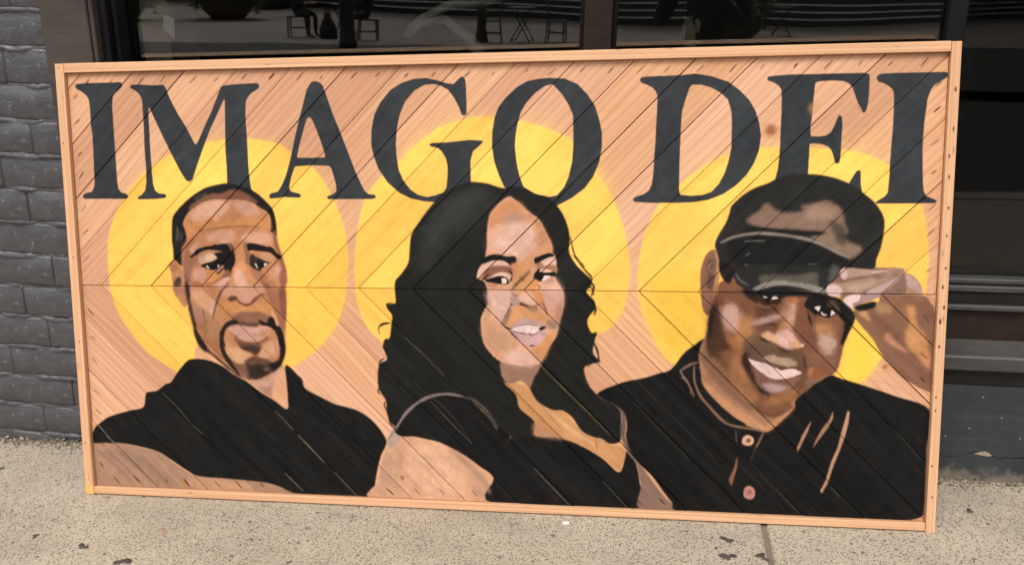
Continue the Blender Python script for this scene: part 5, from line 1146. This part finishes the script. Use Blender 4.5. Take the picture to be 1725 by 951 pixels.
F 7f4229 2.3 85 0.0;1977,1061 1982,1072 1989,1074 1998,1067 1999,1059 1994,1051 1985,1050 1978,1055
F b0714c 4.6 60 0.0;1968,1062 1975,1077 1989,1080 2004,1072 2008,1059 1999,1046 1983,1045 1972,1050
S a56a48 1.8 50 2.0;1966,1045 1987,1041 2012,1042
S a56a48 1.8 40 2.0;1976,1037 1974,1018
F a0684a 3.1 60 0.0;2199,1121 2208,1117 2210,1110 2202,1112
F c48d63 6.1 50 0.0;2080,1121 2105,1130 2106,1110 2086,1103
F 9c6038 2.3 80 0.0;2291,443 2297,450 2306,446 2302,437 2294,436
S a8743f 1.8 60 2.0;2287,457 2311,443 2309,431 2289,428
S a8743f 2.3 50 2.4;2253,408 2304,399 2374,367
S a8714c 2.3 50 2.4;864,449 875,421 898,389 912,384 916,417 905,441
S a8714c 2.3 40 2.1;885,436 890,417 901,403 904,422
F d09a6a 6.1 40 0.0;1545,1119 1588,1137 1626,1137 1603,1118 1553,1111
S b07a52 1.8 40 2.1;201,1099 212,1124 230,1136 238,1119 214,1091
S b07a52 1.8 50 1.8;227,1085 235,1076 243,1084"""
def blur2(a, s):
    if s < .35: return a
    r = max(1, int(s*2.6)); k = np.exp(-.5*(np.arange(-r, r+1)/s)**2); k /= k.sum()
    p = np.pad(a, ((r, r), (0, 0))); b = sum(k[i]*p[i:i+a.shape[0]] for i in range(2*r+1))
    p = np.pad(b, ((0, 0), (r, r))); return sum(k[i]*p[:, i:i+a.shape[1]] for i in range(2*r+1))
def smooth_closed(P, n=5):
    P = np.asarray(P, float); a, b, c, d = np.roll(P, 1, 0), P, np.roll(P, -1, 0), np.roll(P, -2, 0); out = []
    for t in np.arange(n)/n: out.append(.5*(2*b+(c-a)*t+(2*a-5*b+4*c-d)*t*t+(3*b-a-3*c+d)*t**3))
    return np.stack(out, 1).reshape(-1, 2)
def smooth_open(P, n=6):
    P = np.asarray(P, float); Q = np.vstack([2*P[0]-P[1], P, 2*P[-1]-P[-2]]); out = []
    for i in range(1, len(Q)-2):
        a, b, c, d = Q[i-1:i+3]
        for t in np.arange(n)/n: out.append(.5*(2*b+(c-a)*t+(2*a-5*b+4*c-d)*t*t+(3*b-a-3*c+d)*t**3))
    out.append(P[-1]); return np.array(out)
def fill(contours, x0, y0, w, h, ss=2):
    acc = np.zeros((h*ss, w*ss+1), np.int32); ys = (np.arange(h*ss)+.5)/ss+y0
    for P in contours:
        Q = np.roll(P, -1, 0)
        for (xa, ya), (xb, yb) in zip(P, Q):
            if ya == yb: continue
            lo, hi = (ya, yb) if ya < yb else (yb, ya)
            i0 = int(np.searchsorted(ys, lo)); i1 = int(np.searchsorted(ys, hi))
            if i1 <= i0: continue
            xs = xa+(ys[i0:i1]-ya)*(xb-xa)/(yb-ya); ci = np.clip(np.ceil((xs-x0)*ss-.5), 0, w*ss).astype(int)
            np.add.at(acc, (np.arange(i0, i1), ci), 1)
    m = (np.cumsum(acc, 1)[:, :-1] & 1).astype(np.float32)
    return m.reshape(h, ss, w, ss).mean((1, 3))
def noise_field(sx, sy):
    g = rng.standard_normal((TH//sy+3, TW//sx+3)).astype(np.float32)
    yy = np.arange(TH)/sy; xx = np.arange(TW)/sx; yi = yy.astype(int); xi = xx.astype(int); fy = (yy-yi)[:, None]; fx = (xx-xi)[None]; fy = fy*fy*(3-2*fy); fx = fx*fx*(3-2*fx)
    return (g[yi][:, xi]*(1-fy)*(1-fx)+g[yi+1][:, xi]*fy*(1-fx)+g[yi][:, xi+1]*(1-fy)*fx+g[yi+1][:, xi+1]*fy*fx)
NZ = .5*noise_field(4, 4)+.5*noise_field(11, 11)
STR = .45*noise_field(8, 8)+.55*noise_field(21, 21)+.5*noise_field(60, 60)
RGB = np.zeros((TH, TW, 3), np.float32); AL = np.zeros((TH, TW), np.float32)
def lay(mask, x0, y0, col, op, amp=.045):
    global RGB, AL
    h, w = mask.shape; sl_ = (slice(y0, y0+h), slice(x0, x0+w))
    a = np.clip(mask, 0, 1)*op; c = np.array(col, np.float32)[None, None]*(1+amp*STR[sl_][..., None])
    A0 = AL[sl_]; A1 = a+A0*(1-a); safe = np.maximum(A1, 1e-5)
    RGB[sl_] = (c*a[..., None]+RGB[sl_]*(A0*(1-a))[..., None])/safe[..., None]; AL[sl_] = A1
def paint_op(line):
    head, body = line.split(';'); op, col, bl, opa, wd = head.split(); bl = float(bl)/1000/PXM; bl = bl if bl < 2 else (bl*.85 if bl < 12 else bl); opa = float(opa)/100; wd = float(wd)/1000/PXM
    cs = [np.array([[float(q)/1000/PXM for q in p.split(',')] for p in c.split()]) for c in body.split('|')]
    srgb = np.array([int(col[i:i+2], 16)/255 for i in (0, 2, 4)]); c = [float(v) for v in lin(col)]; c = [min(.92, max(.004, (v-SHEEN)/l)) for v, l in zip(c, LIT)]
    if op == 'S':
        P = smooth_open(cs[0]); d = np.gradient(P, axis=0); nrm = np.stack([-d[:, 1], d[:, 0]], 1)/np.maximum(np.hypot(d[:, 0], d[:, 1]), 1e-6)[:, None]
        t = np.linspace(0, 1, len(P))[:, None]; wv = wd*.5*(.35+.65*np.sin(np.pi*np.clip(t*.94+.03, 0, 1))**.6)*(1+.15*np.sin(t*23))
        cs = [np.vstack([P+nrm*wv, (P-nrm*wv)[::-1]])]
    elif op in 'FM': cs = [smooth_closed(q) for q in cs]
    pad = int(bl*3)+4; allp = np.vstack(cs); lo = np.floor(allp.min(0)).astype(int)-pad; hi = np.ceil(allp.max(0)).astype(int)+pad
    x0, y0 = max(0, lo[0]), max(0, lo[1]); x1, y1 = min(TW, hi[0]), min(TH, hi[1])
    if x1 <= x0 or y1 <= y0: return
    m = fill(cs, x0, y0, x1-x0, y1-y0); nz = NZ[y0:y1, x0:x1]
    if op == 'l': m = np.clip((blur2(m, 1.5)-.5)*3.0+.5+nz*.30*0+0, 0, 1); m = blur2(m, .5)
    else:
        m = blur2(m, bl); e = 4*m*(1-m); m = np.clip(m+e*nz*(.16 if op == 'F' and bl > 1.5 else .05), 0, 1)
        if bl > 1.8: m = m*(1+.10*STR[y0:y1, x0:x1]*e)
    if op == 'M':
        f = 1-np.clip(m, 0, 1)[..., None]*(1-np.array(lin(col), np.float32)); RGB[y0:y1, x0:x1] *= f; return
    mean_ = sum(c)/3; lay(m, x0, y0, c, opa, .14 if mean_ < .05 else (.025 if c[2] < .3*c[1] else .05))
OPS = PAINT.split('\n')
for ln in OPS: paint_op(ln)
# loose visible brushwork over the skin: short dabs of slightly shifted colour where the painting is smooth
def dabs(box, n, seed, ln, wd):
    r = random.Random(seed); k = 0
    lum = RGB.mean(2); gy, gx = np.gradient(blur2(lum, 2.0)); gm = np.hypot(gx, gy)
    for _ in range(n*4):
        if k >= n: break
        u = r.uniform(box[0], box[2])/1000/PXM; v = r.uniform(box[1], box[3])/1000/PXM; i, j = int(v), int(u)
        c = RGB[i, j]
        if AL[i, j] < .9 or c[2] < .35*c[1] or c.mean() < .06 or gm[i, j] > .012: continue
        k += 1
        a = math.atan2(gy[i, j], gx[i, j])+math.pi/2+r.gauss(0, .5); L_ = r.uniform(*ln)/1000/PXM; w_ = r.uniform(*wd)/1000/PXM
        P = np.array([[u-math.cos(a)*L_/2, v-math.sin(a)*L_/2], [u+r.gauss(0, 1), v+r.gauss(0, 1)], [u+math.cos(a)*L_/2, v+math.sin(a)*L_/2]])
        nr = np.array([-math.sin(a), math.cos(a)])*w_/2; Q = np.vstack([P[0], P[0]+nr*.8, P[1]+nr, P[2]+nr*.6, P[2]-nr*.6, P[1]-nr, P[0]-nr*.8])
        x0, y0 = np.floor(Q.min(0)).astype(int)-4; x1, y1 = np.ceil(Q.max(0)).astype(int)+4
        if x0 < 0 or y0 < 0 or x1 > TW or y1 > TH: continue
        m = blur2(fill([Q], x0, y0, x1-x0, y1-y0), .8); f = 1+r.gauss(0, .10); t_ = r.gauss(0, .035)
        m = np.clip(m+4*m*(1-m)*NZ[y0:y1, x0:x1]*.25, 0, 1)
        lay(m, x0, y0, np.clip(c*np.array([f*(1+t_), f, f*(1-t_)]), .004, .92), r.uniform(.35, .7))
for bx_, n_, s_ in (((250, 400, 620, 940), 420, 1), ((1060, 380, 1400, 860), 420, 2), ((1670, 330, 2180, 700), 520, 3), ((2000, 300, 2415, 720), 260, 4), ((60, 20, 420, 220), 160, 5), ((760, 20, 1160, 330), 260, 6)): dabs(bx_, n_, s_, (9, 24), (3.5, 8))
# nail slots burnt dark at the plank ends along the frame
def slot(u, v, sgn, ln=.012, w=.0034, op=1.0):
    a = math.radians(45)*sgn+random.uniform(-.12, .12); d = Vector((math.cos(a), math.sin(a)))*ln*random.uniform(.6, 1.3)
    P = np.array([[u-d.x, v-d.y], [u, v], [u+d.x, v+d.y]])
    paint_op('S 40241a 0.9 %d %.1f;%s' % (op*100*random.uniform(.6, 1), w*1000*random.uniform(.8, 1.5), ' '.join('%d,%d' % (round(p[0]*1000), round(p[1]*1000)) for p in P)))
for k in range(-9, 20):
    for f in (.27, .73):
        s = C0+PITCH*(k+f)+random.uniform(-.008, .008)
        for (v, sgn) in ((VT-.020-random.random()*.008, 1), (VB+.018+random.random()*.008, -1)):
            u = s+(v-VM)*sgn
            if UL+.02 < u < UR-.02: slot(u, v, sgn)
        for u in (UL+.022, UR-.022):
            for sgn in (1, -1):
                v = VM+(u-s)*sgn
                if (sgn > 0 and VM+.03 < v < VT-.03) or (sgn < 0 and VB+.03 < v < VM-.03): slot(u, v, sgn)
img = bpy.data.images.new('painted_picture', TW, TH, alpha=True, float_buffer=True, is_data=False)
img.alpha_mode = 'CHANNEL_PACKED'
try: img.colorspace_settings.name = 'Linear Rec.709'
except Exception: img.colorspace_settings.name = 'Non-Color'
buf = np.empty((TH, TW, 4), np.float32); buf[..., :3] = RGB; buf[..., 3] = AL
# bleed colour outwards so edges do not pick up black
for _ in range(3):
    wsum = blur2(AL, 2.0); 
    for ch_ in range(3):
        q = blur2(buf[..., ch_]*(AL > .02), 2.0)/np.maximum(blur2((AL > .02).astype(np.float32), 2.0), 1e-4); buf[..., ch_] = np.where(AL > .02, buf[..., ch_], q)
    break
img.pixels.foreach_set(buf.ravel()); img.update(); img.pack()
M_PLANK = mat_plank(img)

sign = bpy.data.objects.new('painted_sign', None); sign.empty_display_size = .1; link(sign)
sign.matrix_world = Matrix(((R1.x, R2.x, R3.x, 0), (R1.y, R2.y, R3.y, 0), (R1.z, R2.z, R3.z, .0015), (0, 0, 0, 1)))
tag(sign, 'large leaning chevron plank board lettered IMAGO DEI above three haloed painted portraits', 'painted sign')
def clip(P, a, b, c):
    """keep the part of polygon P where a*u + b*v >= c"""
    out = []
    for i in range(len(P)):
        p, q = P[i], P[(i+1) % len(P)]; dp_, dq = a*p[0]+b*p[1]-c, a*q[0]+b*q[1]-c
        if dp_ >= 0: out.append(p)
        if (dp_ >= 0) != (dq >= 0): t = dp_/(dp_-dq); out.append((p[0]+(q[0]-p[0])*t, p[1]+(q[1]-p[1])*t))
    return out
def inset(P, d):
    out = P; n = len(P)
    for i in range(n):
        p, q = P[i], P[(i+1) % n]; e = (q[0]-p[0], q[1]-p[1]); L = math.hypot(*e)
        if L < 1e-6: continue
        nx, ny = -e[1]/L, e[0]/L; out = clip(out, nx, ny, nx*p[0]+ny*p[1]+d)
    return out
def area(P): return .5*sum(P[i][0]*P[(i+1) % len(P)][1]-P[(i+1) % len(P)][0]*P[i][1] for i in range(len(P)))
def clean(P):
    out = []
    for p in P:
        if not out or math.hypot(p[0]-out[-1][0], p[1]-out[-1][1]) > 2e-4: out.append(p)
    if len(out) > 2 and math.hypot(out[0][0]-out[-1][0], out[0][1]-out[-1][1]) < 2e-4: out.pop()
    return out
def plank(poly, ang):
    poly = clean(poly)
    if len(poly) < 3 or area(poly) < 1e-4: return
    zf = -.014+random.uniform(-.0016, .0010); zb = -.030
    A1 = clean(inset(poly, .0002)); A2 = clean(inset(poly, .0011))
    if len(A2) < 3 or len(A1) < 3: return
    cx = sum(p[0] for p in poly)/len(poly); cy = sum(p[1] for p in poly)/len(poly); ca, sa = math.cos(-ang), math.sin(-ang)
    tl = random.uniform(-.006, .006)
    def loc(p, z): x, y = p[0]-cx, p[1]-cy; return (ca*x-sa*y, sa*x+ca*y, z+tl*(sa*x+ca*y) if z > -.02 else z)
    bm = bmesh.new(); uvl = bm.loops.layers.uv.new('board'); info = {}
    def ringv(P, z):
        r = []
        for p in P: v = bm.verts.new(loc(p, z)); info[v] = (p[0]/BW, p[1]/BH); r.append(v)
        return r
    F = ringv(A2, zf); bm.faces.new(F)
    if len(A1) == len(A2):
        E = ringv(A1, zf-.0014); Bk = ringv(A1, zb); n = len(F)
        for i in range(n): k = (i+1) % n; bm.faces.new((E[i], E[k], F[k], F[i])); bm.faces.new((Bk[i], Bk[k], E[k], E[i]))
    else:
        Bk = ringv(A2, zb); n = len(F)
        for i in range(n): k = (i+1) % n; bm.faces.new((Bk[i], Bk[k], F[k], F[i]))
    for f in bm.faces:
        for l in f.loops: l[uvl].uv = info[l.vert]
    me = bpy.data.meshes.new('plank'); bm.to_mesh(me); bm.free(); me.materials.append(M_PLANK)
    o = link(bpy.data.objects.new('plank', me), sign); o.location = (cx, cy, 0); o.rotation_euler = (0, 0, ang)
g = .0004
for k in range(-9, 20):
    a, b = C0+PITCH*k, C0+PITCH*(k+1); gg = g*random.choice((.5, .8, 1, 1.6, 2.6, 3.6))
    up_ = [(UL, VM+.0006), (UR, VM+.0006), (UR, VT), (UL, VT)]
    P_ = clip(clip(up_, 1, -1, a-VM+gg*1.414), -1, 1, -(b-VM)+g*1.414)
    if len(P_) > 2: plank(P_, math.radians(45))
    dn_ = [(UL, VB), (UR, VB), (UR, VM-.0006), (UL, VM-.0006)]
    P_ = clip(clip(dn_, 1, 1, a+VM+gg*1.414), -1, -1, -(b+VM)+g*1.414)
    if len(P_) > 2: plank(P_, math.radians(-45))
def stick(name, u0, u1, v0, v1, z0, z1, along_v):
    L = (v1-v0) if along_v else (u1-u0); W_ = (u1-u0) if along_v else (v1-v0)
    b = MB().box(-L/2, L/2, -W_/2, W_/2, -(z1-z0)/2, (z1-z0)/2, bevel=.0012); o = b.build(name, M_FRAME, sign)
    o.location = ((u0+u1)/2, (v0+v1)/2, (z0+z1)/2); o.rotation_euler = (0, 0, math.pi/2 if along_v else 0); return o
stick('frame_stile', 0, UL-.0008, 0, BH, -.042, 0, True)
stick('frame_stile', UR+.0008, BW, -.0015, BH-.001, -.042, .0008, True)
stick('frame_rail', UL, UR-.0002, BH-.0255, BH+.0004, -.042, .0002, False)
stick('frame_rail', UL, UR-.0002, .0030, VB-.0008, -.042, .0, False)
stiles = [o for o in sign.children if o.name.startswith('frame_stile')]
M_NAIL = plain('rusty_nail_stain', (.13, .065, .04), .8, .2, 300, spec=.1, var=.4); M_VARN = plain('orange_varnish', (.74, .37, .10), .5, .1, 60)
def on_stile(st, name, u, v, ru, rv, m):
    n = 10; vs = [(0, 0, .0005)]+[(math.cos(2*math.pi*i/n)*rv*random.uniform(.7, 1.2), math.sin(2*math.pi*i/n)*ru*random.uniform(.7, 1.2), .0001) for i in range(n)]
    o = mesh(name, vs, [(0, 1+i, 1+(i+1) % n) for i in range(n)], m, st, True); o.location = (v-st.location.y, -(u-st.location.x), -st.location.z+(.0010 if st is stiles[1] else .0002)+.0001); return o
for v in (.10, .185, .33, .37, .50, .575, .60, .665, .70, .79, .86, .93, 1.0, 1.06, 1.16): on_stile(stiles[1], 'nail_stain', UR+.012+random.uniform(-.004, .004), v+random.uniform(-.01, .01), random.uniform(.0016, .003), random.uniform(.003, .008), M_NAIL)
for v in (.16, .47, .72, 1.05, 1.262): on_stile(stiles[0], 'nail_stain', .013+random.uniform(-.004, .004), v, .0018, .0028, M_NAIL)
MB().box(-.0128, .0128, -.0128, .0128, 0, .0004).build('varnish_stain', M_VARN, stiles[0]).location = (.0145-stiles[0].location.y, 0, -stiles[0].location.z+.0001)
MB().box(UL+.001, UR-.001, VB+.001, VT-.001, -.041, -.0305).build('backing_panel', M_PLY, sign)
